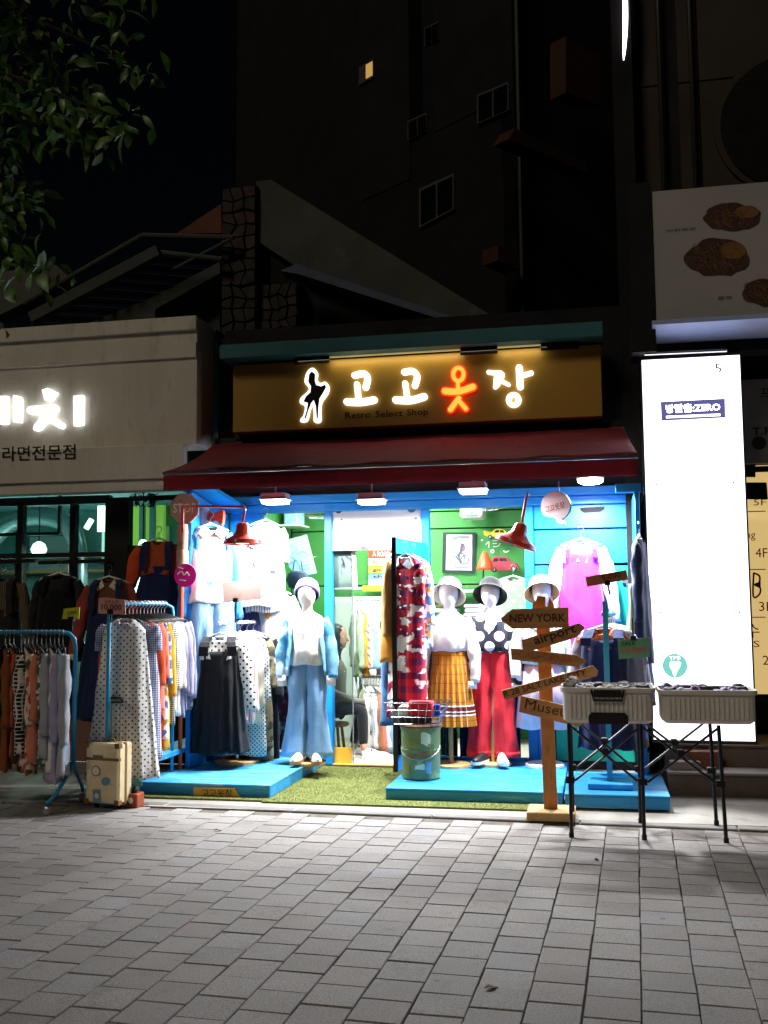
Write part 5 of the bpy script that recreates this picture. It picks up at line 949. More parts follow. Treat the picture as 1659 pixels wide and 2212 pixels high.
def pleats(z0, z1, r0, r1, d, n=22):
    rings = []
    for k in range(7):
        u = k / 6; r = r0 + (r1 - r0) * u; rings.append([((r + d * u * (1 if j % 2 else -1)) * math.cos(2 * math.pi * j / (2 * n)), (r * .74 + d * u * (1 if j % 2 else -1)) * math.sin(2 * math.pi * j / (2 * n)), z0 + (z1 - z0) * u) for j in range(2 * n)])
    return MB().loft(rings, False, False)
rr = lambda u: .135 + (.212 - .135) * u
sk = pleats(ZS - .27, ZS - .92, rr(0), rr(1), .012).build('skirt', 'plaid_yellow', t, local=True, solid=.003)
for z0, z1, mt in ((.745, .757, 'band_white'), (.757, .793, 'band_brown'), (.793, .803, 'band_white'), (.803, .82, 'band_brown'), (.82, .832, 'band_white')):
    u0, u1 = (z0 - .27) / .65, (z1 - .27) / .65
    m = MB(); n = 22
    m.loft([[((rr(u) + .0035 + .012 * u * (1 if j % 2 else -1)) * math.cos(2 * math.pi * j / (2 * n)), (rr(u) * .74 + .0035 + .012 * u * (1 if j % 2 else -1)) * math.sin(2 * math.pi * j / (2 * n)), ZS - .27 - .65 * u) for j in range(2 * n)] for u in (u0, u1)], False, False); m.build('hem_band', mt, sk, local=True)
MB().lathe([(.139, ZS - .295), (.139, ZS - .26)], (0, 0, 0), 30, 1, .76, False, False).build('waistband', 'ochre', sk, local=True, smooth=True)
hat(t, ZS, 'hat_cream', True, R(-38))
# 3: red trousers
g = G(1066, 1652, .096); t = thing('red_trouser_mannequin', 'mannequin with black hat, black blouse with big white dots and red trousers', 'mannequin', (g.x, g.y, .096), R(-4)); ZS = 1.26
round_base(t, g, .16, 'pale_wood', .95, 'wood_pole', 0, .022)
head_torso(MB(), ZS).build('body', 'mannequin_white', t, local=True, smooth=True)
shell([(.09, .08, ZS + .01, 0), (.165, .105, ZS - .05, .3), (.17, .12, ZS - .15, .6), (.17, .125, ZS - .27, 1.3), (.15, .115, ZS - .31, 1)], 7, 8, .008).build('blouse', 'dots_big', t, local=True, smooth=True, solid=.003, crumple=((.009, 11.), (.005, 26.)))
MB().poly([(-.04, -.095, ZS + .0), (0, -.128, ZS - .16), (.07, -.118, ZS - .07), (.05, -.085, ZS + .02)], (0, -1, 0), .006).build('collar', 'white_cotton', t, local=True)
for s in (-1, 1): o = msleeve(s, ZS, .168, .55, .052, .042, .065, .2, 8).build('sleeve', 'dots_big', t, local=True, smooth=True, crumple=((.01, 13.), (.005, 30.))); MB().tube([(s * .212, -.04, ZS - .58), (s * .21, -.05, ZS - .61)], .036, 12).build('cuff', 'white_cotton', o, local=True, smooth=True)
tq = trousers_mb(.90, .25, .35, .195, .16, 6, .30, .012, .028, .185, ZS - .29).build('trousers', 'red_cotton', t, local=True, smooth=True, solid=.004, crumple=((.018, 9.), (.007, 22.)))
MB().lathe([(.136, ZS - .315), (.136, ZS - .275)], (0, 0, 0), 30, 1, .66, False, False).build('waistband', 'red_cotton', tq, local=True, smooth=True)
for s in (-1, 1): MB().lathe([(.102, ZS - 1.185), (.105, ZS - 1.14)], (s * .118, 0, 0), 24, 1, .93, False, False).build('turn_up', 'red_cotton', tq, local=True, smooth=True, solid=.004, crumple=((.009, 10.), (.005, 26.)))
hat(t, ZS, 'hat_black', True, R(-36)); shoe(t, -.07, -.09, .03, R(-16), 'shoe_black', 'shoe_white'); shoe(t, .085, -.09, .03, R(18), 'shoe_white', 'shoe_white')
# 4: sailor top behind the signpost
g = G(1178, 1655, .096); t = thing('sailor_mannequin', 'mannequin with straw hat and white sailor blouse partly hidden behind the wooden signpost', 'mannequin', (g.x, g.y, .096), R(10)); ZS = 1.27
round_base(t, g, .165, 'plastic_white', .95, 'white_metal', 0, .018)
head_torso(MB(), ZS).build('body', 'mannequin_white', t, local=True, smooth=True)
shell([(.09, .08, ZS + .01, 0), (.18, .115, ZS - .05, .3), (.19, .13, ZS - .15, .6), (.19, .13, ZS - .3, 1.2), (.2, .14, ZS - .42, 1.4)], 9, 8).build('blouse', 'white_cotton', t, local=True, smooth=True, solid=.003, crumple=((.009, 11.), (.005, 26.)))
MB().poly([(-.10, -.10, ZS + .0), (-.16, -.128, ZS - .09), (-.02, -.134, ZS - .15), (.0, -.12, ZS - .03)], (0, -1, 0), .005).build('collar', 'white_cotton', t, local=True); MB().bar((-.165, -.134, ZS - .10), (-.02, -.14, ZS - .162), .004, .008, (0, 1, 0)).build('collar_stripe', 'navy', t, local=True)
for s in (-1, 1): msleeve(s, ZS, .17, .5, .055, .045, .06, .2, 9).build('sleeve', 'white_cotton', t, local=True, smooth=True)
shell([(.15, .11, ZS - .38, 0), (.19, .14, ZS - .55, 1), (.23, .17, ZS - .95, 2)], 11, 10).build('skirt', 'pale_pink', t, local=True, smooth=True, solid=.003, crumple=((.009, 11.), (.005, 26.)))
hat(t, ZS, 'hat_straw', True, R(-36))
# ---------------------------------------------------------------- seated shopkeeper glimpsed through the door glass
fab('trouser_black', '1e2026'); mk('skin', 'c08a70', .5, .06, 10); fab('jumper_grey', '6a675c'); mk('hair', '1a1512', .5, .2, 30)
hp = P(716, 1525, 9.62); sp_ = thing('person', 'seated person in black trousers and white trainers just inside the doorway', 'person', (hp.x, hp.y, .022), R(0))
kn = P(783, 1552, 9.5); an = P(781, 1622, 9.45); an.z = max(an.z, .10)
def skin(verts, edges, radii, name, mat, par, root=0, sub=2):
    me = bpy.data.meshes.new(name); inv = WM[par].inverted(); me.from_pydata([tuple(inv @ Vector(v)) for v in verts], edges, []); o = bpy.data.objects.new(name, me); COL.objects.link(o); o.parent = par; WM[o] = WM[par]
    o.modifiers.new('Skin', 'SKIN'); md = o.modifiers.new('Subdivision', 'SUBSURF'); md.levels = md.render_levels = sub
    for i, r in enumerate(radii): me.skin_vertices[0].data[i].radius = r if isinstance(r, tuple) else (r, r); me.skin_vertices[0].data[i].use_root = (i == root)
    me.materials.append(MATS[mat]); return o
H0 = Vector((hp.x, hp.y, .45)); k1 = Vector((kn.x, kn.y, .47)); a1 = Vector((an.x + .02, an.y, .13)); k2 = Vector((kn.x - .05, kn.y + .22, .50)); a2 = Vector((kn.x - .14, kn.y + .2, .12))
V_ = [H0, H0 + Vector((.02, -.09, 0)), H0.lerp(k1, .5) + Vector((0, -.03, .03)), k1, k1.lerp(a1, .5), a1, H0 + Vector((.02, .09, 0)), H0.lerp(k2, .5) + Vector((0, 0, .03)), k2, k2.lerp(a2, .5), a2, H0 + Vector((-.02, 0, .2)), H0 + Vector((.0, 0, .42)), H0 + Vector((.03, 0, .52)), H0 + Vector((.05, 0, .62)), H0 + Vector((.07, 0, .70))]
sk_ = skin(V_, [(0, 1), (1, 2), (2, 3), (3, 4), (4, 5), (0, 6), (6, 7), (7, 8), (8, 9), (9, 10), (0, 11), (11, 12), (12, 13), (13, 14), (14, 15)], [.13, .095, .08, .062, .055, .042, .095, .08, .062, .055, .042, .13, .14, .055, .085, .09], 'body', 'trouser_black', sp_)
MB().tube([a1 + Vector((0, 0, .03)), a1 + Vector((.01, 0, -.03)), a1 + Vector((.035, 0, -.05))], [.032, .03, .033], 10).build('ankle', 'skin', sp_, smooth=True)
def trainer(c, rz):
    m = MB(Matrix.Translation(c) @ Matrix.Rotation(rz, 4, 'Z')); rings = []
    for u, w, h in ((0, .028, .06), (.12, .038, .075), (.4, .04, .07), (.6, .043, .05), (.85, .043, .04), (1, .018, .022)): rings.append([(w * math.cos(a), .07 - .26 * u, .02 + h * max(0, math.sin(a))) for a in [2 * math.pi * k / 14 for k in range(14)]])
    s = m.loft(rings).build('trainer', 'shoe_white', sp_, smooth='auto'); m = MB(Matrix.Translation(c) @ Matrix.Rotation(rz, 4, 'Z')); m.loft([[(w * sx, .075 - .27 * u, zz) for sx, zz in ((-1, 0), (1, 0), (1, .022), (-1, .022))] for u, w in ((0, .03), (.15, .041), (.6, .045), (.9, .04), (1, .015))]).build('sole', 'plastic_white', s); m = MB(Matrix.Translation(c) @ Matrix.Rotation(rz, 4, 'Z')); m.box(-.03, .03, -.03, -.012, .075, .088); m.build('lace', 'shoe_black', s)
trainer(Vector((a1.x + .055, a1.y, .024)), R(100)); trainer(Vector((a2.x + .05, a2.y, .024)), R(80))
shl = H0 + Vector((.0, 0, .42))
skin([shl + Vector((0, -.16, -.02)), shl + Vector((.06, -.22, -.24)), shl + Vector((.28, -.12, -.33)), shl + Vector((.36, -.1, -.33))], [(0, 1), (1, 2), (2, 3)], [.055, .045, .035, .03], 'arm', 'jumper_grey', sp_)
tp = MB(); tp.loft([[(H0.x + dx + rx * math.cos(a), H0.y + ry * math.sin(a), H0.z + dz) for a in [2 * math.pi * k / 24 for k in range(24)]] for rx, ry, dz, dx in ((.15, .17, -.02, -.01), (.16, .18, .1, -.02), (.15, .18, .25, -.01), (.145, .2, .38, 0), (.10, .15, .455, .01), (.06, .065, .49, .02))], False, False); tp.build('jumper', 'jumper_grey', sp_, smooth=True, solid=.004)
hd = H0 + Vector((.07, 0, .69)); MB().lathe([(.02, -.12), (.06, -.10), (.078, -.04), (.08, .03), (.06, .09), (.02, .11)], hd, 20, 1.1, .95).build('face', 'skin', sp_, smooth=True); MB().lathe([(.088, -.09), (.094, .0), (.085, .07), (.055, .11), (.01, .125)], hd + Vector((-.028, 0, .01)), 20, 1.05, 1., False).build('hair', 'hair', sp_, smooth=True)
MB().poly([hd + Vector((.085, -.012, .01)), hd + Vector((.108, 0, -.03)), hd + Vector((.085, .012, -.03))], (0, 0, 1), .01).build('nose', 'skin', sp_)
t = thing('stool', 'low wooden stool under the seated person inside the doorway', 'stool', (H0.x, H0.y, .022)); MB().lathe([(.16, .30), (.17, .31), (.17, .33)], (H0.x, H0.y, 0), 24).build('seat', 'wood', t)
for k in range(4): a = R(45 + 90 * k); MB().tube([(H0.x + .11 * math.cos(a), H0.y + .11 * math.sin(a), .30), (H0.x + .15 * math.cos(a), H0.y + .15 * math.sin(a), .023)], .015, 8).build('leg', 'wood', t)
# ---------------------------------------------------------------- wooden signpost
YS = 7.06
sp = thing('wooden_signpost', 'wooden signpost with five place-name arrows on a square base', 'signpost', G(1192, 1772, 0))
g = G(1193, 1760, 0); mk('sign_wood', 'a5733f', .65, .22, 3, .3, 40, c2='835528', streak=(.8, 6., 6.)); mk('post_wood', 'a8713c', .65, .22, 3, .3, 40, c2='8f5c2e', streak=(6., 6., .6)); mk('base_wood', 'c09a66', .7, .2, 5, .3, 40); mk('ink_brown', '3a2012', .8); mk('ink_red', 'a84a20', .8)
B(g.x - .16, g.x + .16, YS - .03, YS + .26, 0, .06).build('base', 'base_wood', sp, bevel=.006)
pa, pb = P(1190, 1748, YS + .12), P(1170, 1298, YS + .12); pa.z = .06
MB().bar(pa, P(1172, 1318, YS + .12), .092, .05, (0, 1, 0)).build('post', 'post_wood', sp, bevel=.004)
MB().poly([P(x, y, YS + .095) for x, y in ((1149, 1330), (1150, 1303), (1158, 1297), (1161, 1287), (1178, 1289), (1178, 1310), (1184, 1310), (1186, 1290), (1196, 1304), (1197, 1330))], (0, -1, 0), .045).build('post_top', 'post_wood', sp)
arrows = [('NEW YORK', [(1079, 1337), (1106, 1316), (1228, 1312), (1229, 1356), (1107, 1359)], (1101, 1345), (1222, 1343), 18, 'ink_brown', .02), ('airport', [(1127, 1382), (1251, 1346), (1264, 1355), (1246, 1377), (1130, 1412)], (1158, 1399), (1248, 1371), 24, 'ink_brown', .02), ('CALIFORNIA', [(1103, 1400), (1246, 1415), (1268, 1428), (1250, 1441), (1105, 1425)], (1120, 1420), (1235, 1432), 14, 'ink_red', 0), ('R 28 SALT LAKE CITY', [(1083, 1492), (1257, 1445), (1280, 1438), (1292, 1449), (1290, 1461), (1090, 1512)], (1090, 1506), (1268, 1458), 13, 'ink_brown', .008), ('Museum', [(1125, 1503), (1262, 1533), (1275, 1550), (1250, 1570), (1121, 1538)], (1133, 1530), (1250, 1556), 22, 'ink_brown', 0)]
for i, (s, pts, a, b, h, mt, bd) in enumerate(arrows):
    o = MB().poly([P(x, y, YS + .003 * i) for x, y in pts], (0, -1, 0), .022).build('arrow_board', 'sign_wood', sp, label='arrow board reading ' + s); text(s, a, b, h, YS + .003 * i, mt, o, bold=bd, off=.002)
# ---------------------------------------------------------------- folding stand and crates
tb = thing('folding_stand', 'black collapsible stand with crossed legs in front of the right platform', 'stand', (.28, 6.85, 0)); X3 = (-.17, .27, .73); TY = (6.6, 7.1); ZT = .70
for x in X3:
    for y in TY:
        MB().tube([(x + (.02 if x > .5 else 0), y, 0), (x, y, ZT)], .012, 8).build('leg', 'black_metal', tb); B(x - .028, x + .028, y - .018, y + .018, .33, .37).build('joint', 'rubber', tb, bevel=.004); MB().lathe([(.016, 0), (.016, .03)], (x + (.02 if x > .5 else 0), y, .0005), 8).build('foot', 'rubber', tb)
for a, b in zip(X3, X3[1:]):
    for y in TY: MB().tube([(a + .03, y - .015, .35), (b - .01, y - .015, ZT - .02)], .008, 6).build('cross_bar', 'black_metal', tb); MB().tube([(a + .01, y + .015, ZT - .02), (b - .03, y + .015, .35)], .008, 6).build('cross_bar', 'black_metal', tb); B((a + b) / 2 - .02, (a + b) / 2 + .02, y - .026, y + .026, .51, .55).build('joint', 'rubber', tb, bevel=.004)
mk('crate_grey', 'd4cfc6', .5, .08, 4, .1, 60); mk('crate_inner', '2c2630', .6)
fab('sock_white', 'd8d4cc', 'camo', '6a645c', 30); fab('sock_violet', 'c8c4dc', 'patch', '5a3a68', 26)
def crate(label, pts, Y0, Y1, handle, cm, sock_label):
    (xl, yt), (xr, yt2), yb = pts; a = P(xl, yt, Y0); b = P(xr, yt2, Y0); z0 = ZT + .002; t = thing('plastic_crate', label, 'crate', ((a.x + b.x) / 2, (Y0 + Y1) / 2, z0)); zt1 = min(a.z, b.z); zt1 = (a.z + b.z) / 2
    def rr_(x0, x1, y0, y1, z, r, n=5):
        o = []
        for cx, cy, a0 in ((x1 - r, y1 - r, 0), (x0 + r, y1 - r, 90), (x0 + r, y0 + r, 180), (x1 - r, y0 + r, 270)): o += [(cx + r * math.cos(R(a0 + 90 * k / n)), cy + r * math.sin(R(a0 + 90 * k / n)), z) for k in range(n + 1)]
        return o
    m = MB(); rings = []
    for k, z in ((.035, z0), (.012, z0 + .02), (.01, zt1 - .03), (-.004, zt1 - .028), (-.004, zt1)): rings.append(rr_(a.x + k, b.x - k, Y0 + k, Y1 - k, z, .045))
    for k, z in ((.008, zt1), (.02, z0 + .02)): rings.append(rr_(a.x + k, b.x - k, Y0 + k, Y1 - k, z, .04))
    m.loft(rings).build('tub', 'crate_grey', t, smooth='auto')
    n = 17
    for k in range(n):
        x = a.x + .06 + (b.x - a.x - .12) * k / (n - 1); B(x - .008, x + .008, Y0 + .002, Y0 + .014, z0 + .03, zt1 - .045).build('rib', 'crate_grey', t, bevel=.004)
    if handle:
        cx = (a.x + b.x) / 2; m = MB(); m.tube([(cx - .1, Y0 - .012, zt1 - .012), (cx - .085, Y0 - .02, zt1 - .075), (cx + .085, Y0 - .02, zt1 - .075), (cx + .1, Y0 - .012, zt1 - .012)], .008, 8); m.build('handle', 'black_metal', t); B(cx - .085, cx + .085, Y0 - .013, Y0 - .002, zt1 - .055, zt1 - .012).build('latch_plate', 'rubber', t, bevel=.004); MB().poly([(cx - .12, Y0 - .004, z0), (cx + .12, Y0 - .004, z0), (cx + .12, Y0 - .004, z0 + .05), (cx + .10, Y0 - .004, z0 + .07), (cx - .10, Y0 - .004, z0 + .07), (cx - .12, Y0 - .004, z0 + .05)], (0, -1, 0), .01).build('cutout', 'rubber', t)
    s = thing('folded_socks', sock_label, 'socks', ((a.x + b.x) / 2, (Y0 + Y1) / 2, z0 + .021)); B(a.x + .04, b.x - .04, Y0 + .04, Y1 - .04, z0 + .022, zt1 - .035).build('lower_layer', cm, s); rnd = random.Random(len(label))
    nx = 9; ny = 3
    for i in range(nx):
        for j in range(ny):
            x = a.x + .07 + (b.x - a.x - .14) * i / (nx - 1); y = Y0 + .075 + (Y1 - Y0 - .15) * j / (ny - 1); z = zt1 - .02 + rnd.uniform(-.005, .022) + (.04 if (handle and i == 0) else 0)
            M_ = Matrix.Translation((x, y, z)) @ Matrix.Rotation(rnd.uniform(0, 6), 4, 'Z') @ Matrix.Rotation(rnd.uniform(-.6, .6), 4, 'X')
            MB(M_).lathe([(.004, -.024), (.034, -.016), (.042, 0), (.034, .016), (.016, .02), (.012, .006)], (0, 0, 0), 12, 1.15, .75).build('sock_ball', cm if rnd.random() < .75 else 'crate_inner', s, smooth=True)
    return t
crate('grey ribbed plastic crate with black clip handle on the folding stand', ((1211, 1484), (1415, 1488), 1556), 6.56, 6.98, True, 'sock_white', 'grey and white rolled socks heaped in the crate with the black clip')
crate('plain grey ribbed plastic tray at the right end of the folding stand', ((1424, 1486), (1637, 1497), 1560), 6.6, 7.0, False, 'sock_violet', 'white and violet rolled socks in the right-hand tray')
# ---------------------------------------------------------------- suitcase, blocks
mk('case_tan', 'dfcaa0', .6, .16, 4, .2, 30, c2='ceb07c'); mk('case_trim', '7a5a34', .5, .15, 8); mk('sticker_blue', '6a90a8', .6); mk('sticker_white', 'd8d0b8', .6); mk('brick_red_block', '9a4a2c', .8, .15, 8); mk('sticker_teal', '3a7a80', .6)
g = G(218, 1750, 0); su = thing('vintage_suitcase', 'tan upright vintage suitcase with travel stickers in front of the dotted dress', 'suitcase', (g.x, g.y, 0), R(-10))
WL = P(265, 1700, g.y).x - P(168, 1700, g.y).x; hs = .62
def sl(x0, x1, y0, y1, z0, z1): return B(x0, x1, y0, y1, z0, z1)
w2 = .185
sl(-w2, w2, 0, .2, .055, hs).build('shell', 'case_tan', su, local=True, bevel=.02); sl(-w2 - .002, w2 + .002, -.002, .03, hs - .16, hs - .135).build('band', 'case_trim', su, local=True); sl(-w2 - .002, w2 + .002, .085, .115, .052, hs + .002).build('seam', 'case_trim', su, local=True)
for x in (-w2, w2 - .045):
    for z in (.05, hs - .045): sl(x - .003, x + .048, -.004, .05, z, z + .05).build('corner', 'case_trim', su, local=True, bevel=.004)
for x in (-.12, .12): MB().tube([(x, .1, .055), (x, .1, .03)], .01, 8).build('castor_stem', 'rubber', su, local=True); MB(Matrix.Translation((x, .1, .026)) @ Matrix.Rotation(R(90), 4, 'Y')).lathe([(.024, -.012), (.024, .012)], (0, 0, 0), 14).build('castor', 'rubber', su, local=True)
MB().tube([(-.07, .1, hs), (-.05, .1, hs + .03), (.05, .1, hs + .03), (.07, .1, hs)], .008, 8).build('handle', 'case_trim', su, local=True)
MB().tube([(-.02, .16, hs), (-.02, .16, 1.03)], .008, 8).build('pull_rod', 'steel', su, local=True); MB().tube([(.075, .16, hs), (.075, .16, 1.03)], .008, 8).build('pull_rod', 'steel', su, local=True); MB().tube([(-.035, .16, 1.03), (.075, .16, 1.035), (.095, .16, 1.01), (.10, .16, .99)], .012, 8).build('grip', 'black_metal', su, local=True); MB().tube([(-.03, .16, .99), (.095, .16, .99)], .009, 8).build('grip', 'black_metal', su, local=True)
def stick(x, z, w, h, mt, r, rot=0., rnd_=False):
    n = 20; pts = [(w / 2 * math.cos(a), h / 2 * math.sin(a)) for a in [2 * math.pi * k / n for k in range(n)]] if rnd_ else [(-w / 2, -h / 2), (w / 2, -h / 2), (w / 2, h / 2), (-w / 2, h / 2)]
    return MB().poly([(x + a * math.cos(rot) - b * math.sin(rot), -.0035 - r, z + a * math.sin(rot) + b * math.cos(rot)) for a, b in pts], (0, -1, 0), .002).build('sticker', mt, su, local=True)
stick(-.04, .535, .12, .035, 'sticker_white', 0); stick(-.04, .495, .11, .025, 'case_trim', 0); stick(-.06, .36, .10, .10, 'case_trim', 0, 0, True); stick(-.06, .36, .08, .08, 'sticker_white', .0015, 0, True); stick(.05, .27, .10, .08, 'sticker_blue', 0, .2, True); stick(-.045, .13, .085, .12, 'sticker_blue', 0, .1); stick(-.045, .13, .045, .05, 'sticker_white', .0015, .1, True); stick(-.13, .3, .04, .14, 'sticker_white', 0)
su.scale = (.8, .85, .76)
g = G(285, 1745, 0); t = thing('terracotta_block', 'small terracotta block with a white spot beside the suitcase', 'block', g); B(g.x - .055, g.x + .05, g.y - .02, g.y + .1, 0, .10).build('block', 'brick_red_block', t, bevel=.006); MB().poly([(g.x + .018 * math.cos(a), g.y - .022, .055 + .022 * math.sin(a)) for a in [2 * math.pi * k / 16 for k in range(16)]], (0, -1, 0), .0015).build('spot', 'white_board', t)
t = thing('clip_card_holder', 'small black clip holding a teal card on the terracotta block', 'card holder', (g.x, g.y + .04, .101)); MB().lathe([(.02, .1015), (.022, .12), (.012, .15)], (g.x, g.y + .04, 0), 12).build('clip', 'rubber', t); B(g.x - .06, g.x + .06, g.y + .03, g.y + .036, .15, .19).build('card', 'sticker_teal', t)
# ---------------------------------------------------------------- paint bucket and wire basket
mk('bucket_green', '68794c', .4, .15, 4, .1, 20, c2='8fa060'); mk('label_cream', 'c8d0a8', .5, .1, 6); mk('wire', '8c8c90', .3, .1, 8, metal=.9)
g = G(910, 1680, .096); bk = thing('paint_bucket', 'green printed paint bucket with wooden lid standing on the platform edge', 'bucket', (g.x, g.y, .096))
hb = .40; MB().lathe([(.142, .002), (.15, .01), (.152, hb * .55), (.156, hb * .56), (.156, hb * .58), (.152, hb * .59), (.155, hb - .02), (.16, hb - .018), (.16, hb)], (0, 0, 0), 36).build('pail', 'bucket_green', bk, local=True, smooth='auto')
def patch(a0, a1, z0, z1, mt, wob=0):
    n = 12; r = .1555; up_ = [(r * math.sin(a), -r * math.cos(a), z1 + wob * math.sin(5 * a)) for a in [R(a0 + (a1 - a0) * k / n) for k in range(n + 1)]]; lo_ = [(r * math.sin(a), -r * math.cos(a), z0 + wob * math.cos(4 * a)) for a in [R(a0 + (a1 - a0) * k / n) for k in range(n + 1)]]
    return MB().add(up_ + lo_, [(k, k + 1, n + 2 + k, n + 1 + k) for k in range(n)]).build('print', mt, bk, local=True)
patch(-35, 30, .17, .205, 'case_trim', .012); patch(-8, 20, .08, .12, 'label_cream', .008); patch(22, 40, .06, .14, 'sticker_blue', .01); patch(-45, -25, .04, .12, 'turf_blade', .01); patch(-40, 5, .25, .33, 'turf_blade', .015); patch(10, 38, .27, .35, 'label_cream', .02); patch(30, 50, .2, .28, 'turf_base', .01)
MB().tube([(.152 * math.sin(a), -.152 * math.cos(a) - .012, .30 - .14 * math.cos(a / 1.35) * 1.0) for a in [R(-95 + 190 * k / 14) for k in range(15)]], .003, 6).build('bail', 'wire', bk, local=True)
MB().lathe([(.165, hb + .001), (.168, hb + .012), (.16, hb + .02)], (0, 0, 0), 32).build('lid', 'brown', bk, local=True)
wb = thing('wire_basket', 'black wire basket of folded clothes resting on the paint bucket', 'basket', (g.x - .02, g.y, .096 + hb + .021))
hz = .17; A_, B_, Cc, Dd = .17, .12, .24, .17
for k, (z, u) in enumerate(((.004, 0), (.06, .35), (.115, .7), (hz, 1))):
    x, y = A_ + (Cc - A_) * u, B_ + (Dd - B_) * u; MB().tube([(-x, -y, z), (x, -y, z), (x, y, z), (-x, y, z), (-x, -y, z)], .004 if k in (0, 3) else .0022, 6).build('wire_ring', 'wire' if k != 3 else 'black_metal', wb, local=True)
for k in range(8):
    u = -1 + 2 * k / 7
    for s in (-1, 1): MB().tube([(u * A_, s * B_, .004), (u * Cc, s * Dd, hz)], .002, 5).build('wire_stay', 'wire', wb, local=True)
for k in range(6):
    u = -1 + 2 * k / 5
    for s in (-1, 1): MB().tube([(s * A_, u * B_, .004), (s * Cc, u * Dd, hz)], .002, 5).build('wire_stay', 'wire', wb, local=True)
for k in range(5): u = -1 + 2 * k / 4; MB().tube([(u * A_, -B_, .004), (u * A_, B_, .004)], .002, 5).build('wire_stay', 'wire', wb, local=True)
for i, (x, y, w, d, z, h, mt, lab, rz) in enumerate(((-.02, 0, .13, .1, .012, .05, 'charcoal', 'folded black top at the bottom of the wire basket', .1), (.03, -.02, .1, .07, .064, .11, 'red_cotton', 'folded red garment standing in the wire basket', .05), (-.10, .0, .045, .08, .064, .07, 'white_cotton', 'folded white cloth at the left of the wire basket', -.1), (.145, .01, .03, .07, .064, .08, 'royal', 'folded blue cloth at the right of the wire basket', .2))):
    m = MB(Matrix.Translation((wb.location.x + x, wb.location.y + y, wb.location.z + z)) @ Matrix.Rotation(rz, 4, 'Z')); rings = []
    for q in range(5): k = q / 4; rings.append([(w * (1 - .06 * math.sin(7 * k + i)) * math.copysign(abs(math.cos(a)) ** .35, math.cos(a)), d * math.copysign(abs(math.sin(a)) ** .35, math.sin(a)), h * k + .006 * math.sin(3 * a)) for a in [2 * math.pi * j / 20 for j in range(20)]])
    m.loft(rings).build('folded_cloth', mt, label=lab, cat='cloth', smooth='auto')
# ---------------------------------------------------------------- goose-neck lamps
em('bulb_glow', 'fff0d8', 6., False)
def shade_lamp(label, px, py, Y, tilt, arm, wpx, on):
    c = P(px, py, Y); r = (P(px + wpx / 2, py, Y) - c).length; t = thing('barn_lamp', label, 'lamp', c, group='red enamel shade lamps')
    X_ = Matrix.Translation(c) @ Matrix.Rotation(tilt, 4, 'Y')
    MB(X_).lathe([(r, 0), (r * .97, r * .08), (r * .93, r * .22), (r * .55, r * .42), (r * .36, r * .62), (r * .31, r * .95), (r * .26, r * 1.05), (r * .08, r * 1.1)], (0, 0, 0), 36, 1, 1, False).build('shade', 'red_paint', t, smooth='auto', solid=.003)
    MB(X_).lathe([(r * .9, r * .18), (r * .5, r * .38), (r * .3, r * .6)], (0, 0, 0), 36, 1, 1, False).build('lining', 'white_metal', t, smooth=True)
    MB(X_).lathe([(.01, r * .02), (r * .32, r * .05), (r * .36, r * .2), (r * .18, r * .5)], (0, 0, 0), 16).build('bulb', 'bulb_glow' if on else 'plastic_white', t, smooth=True)
    MB().tube(smoothpts([tuple(P(x, y, Yy)) for x, y, Yy in arm], 3), .011, 10).build('arm', 'red_paint', t, smooth=True)
    if on: lamp('glow', t, X_ @ Vector((0, 0, -.01)), 7, r, (1, .93, .8))
    return t
shade_lamp('red enamel shade lamp on a bracket arm in front of the picture T-shirt', 524, 1176, 8.0, 0, [(524, 1128, 8.0), (528, 1105, 8.0), (526, 1096, 8.0), (515, 1095, 8.0), (430, 1094, 8.0), (398, 1096, 8.0), (395, 1110, 8.0), (395, 1150, 8.0)], 82, True)
shade_lamp('tilted salmon-red shade lamp hanging by a rod in front of the right window', 1112, 1178, 7.95, R(20), [(1128, 1128, 7.95), (1135, 1085, 7.97), (1140, 1066, 8.0)], 92, False)
# ---------------------------------------------------------------- stop sign post with pink disc
mk('sign_faded', 'b08a7c', .6, .15, 5, c2='9a6a5c'); mk('disc_pink', 'd8208c', .35, .1, 3, coat=.3); mk('post_orange', 'c8502c', .5, .15, 5); mk('disc_red', 'c02a1c', .4)
t = thing('stop_sign_post', 'octagonal faded stop sign and round pink disc on an orange pole', 'sign post', (P(387, 1700, 8.08).x, 8.08, 0)); YP = 8.08
c = P(398, 1098, YP); r = .135; n8 = [R(22.5 + 45 * k) for k in range(8)]
o = MB().poly([c + Vector((r * math.cos(a), 0, r * math.sin(a))) for a in n8], (0, -1, 0), .02).build('octagon', 'sign_faded', t); MB().poly([c + Vector((r * .9 * math.cos(a), -.003, r * .9 * math.sin(a))) for a in n8], (0, -1, 0), .003).build('octagon_face', 'disc_red' if False else 'sign_faded', o); text('STOP', (374, 1108), (424, 1107), 20, YP - .004, 'white_board', o, bold=.01)
px_ = P(389, 1400, YP).x
MB().tube([(px_, YP + .02, 0), (px_, YP + .02, P(389, 1245, YP).z)], .018, 10).build('pole', 'post_orange', t); MB().lathe([(.05, P(389, 1225, YP).z), (.05, P(389, 1190, YP).z), (.044, P(389, 1188, YP).z), (.048, P(389, 1150, YP).z), (.042, P(389, 1132, YP).z)], (px_, YP + .03, 0), 16).build('sleeve', 'sign_faded', t, smooth='auto')
c = P(400, 1243, YP - .02); d = MB().poly([c + Vector((.098 * math.cos(a), -.0, .098 * math.sin(a))) for a in [2 * math.pi * k / 40 for k in range(40)]], (0, -1, 0), .02).build('disc', 'disc_pink', t)
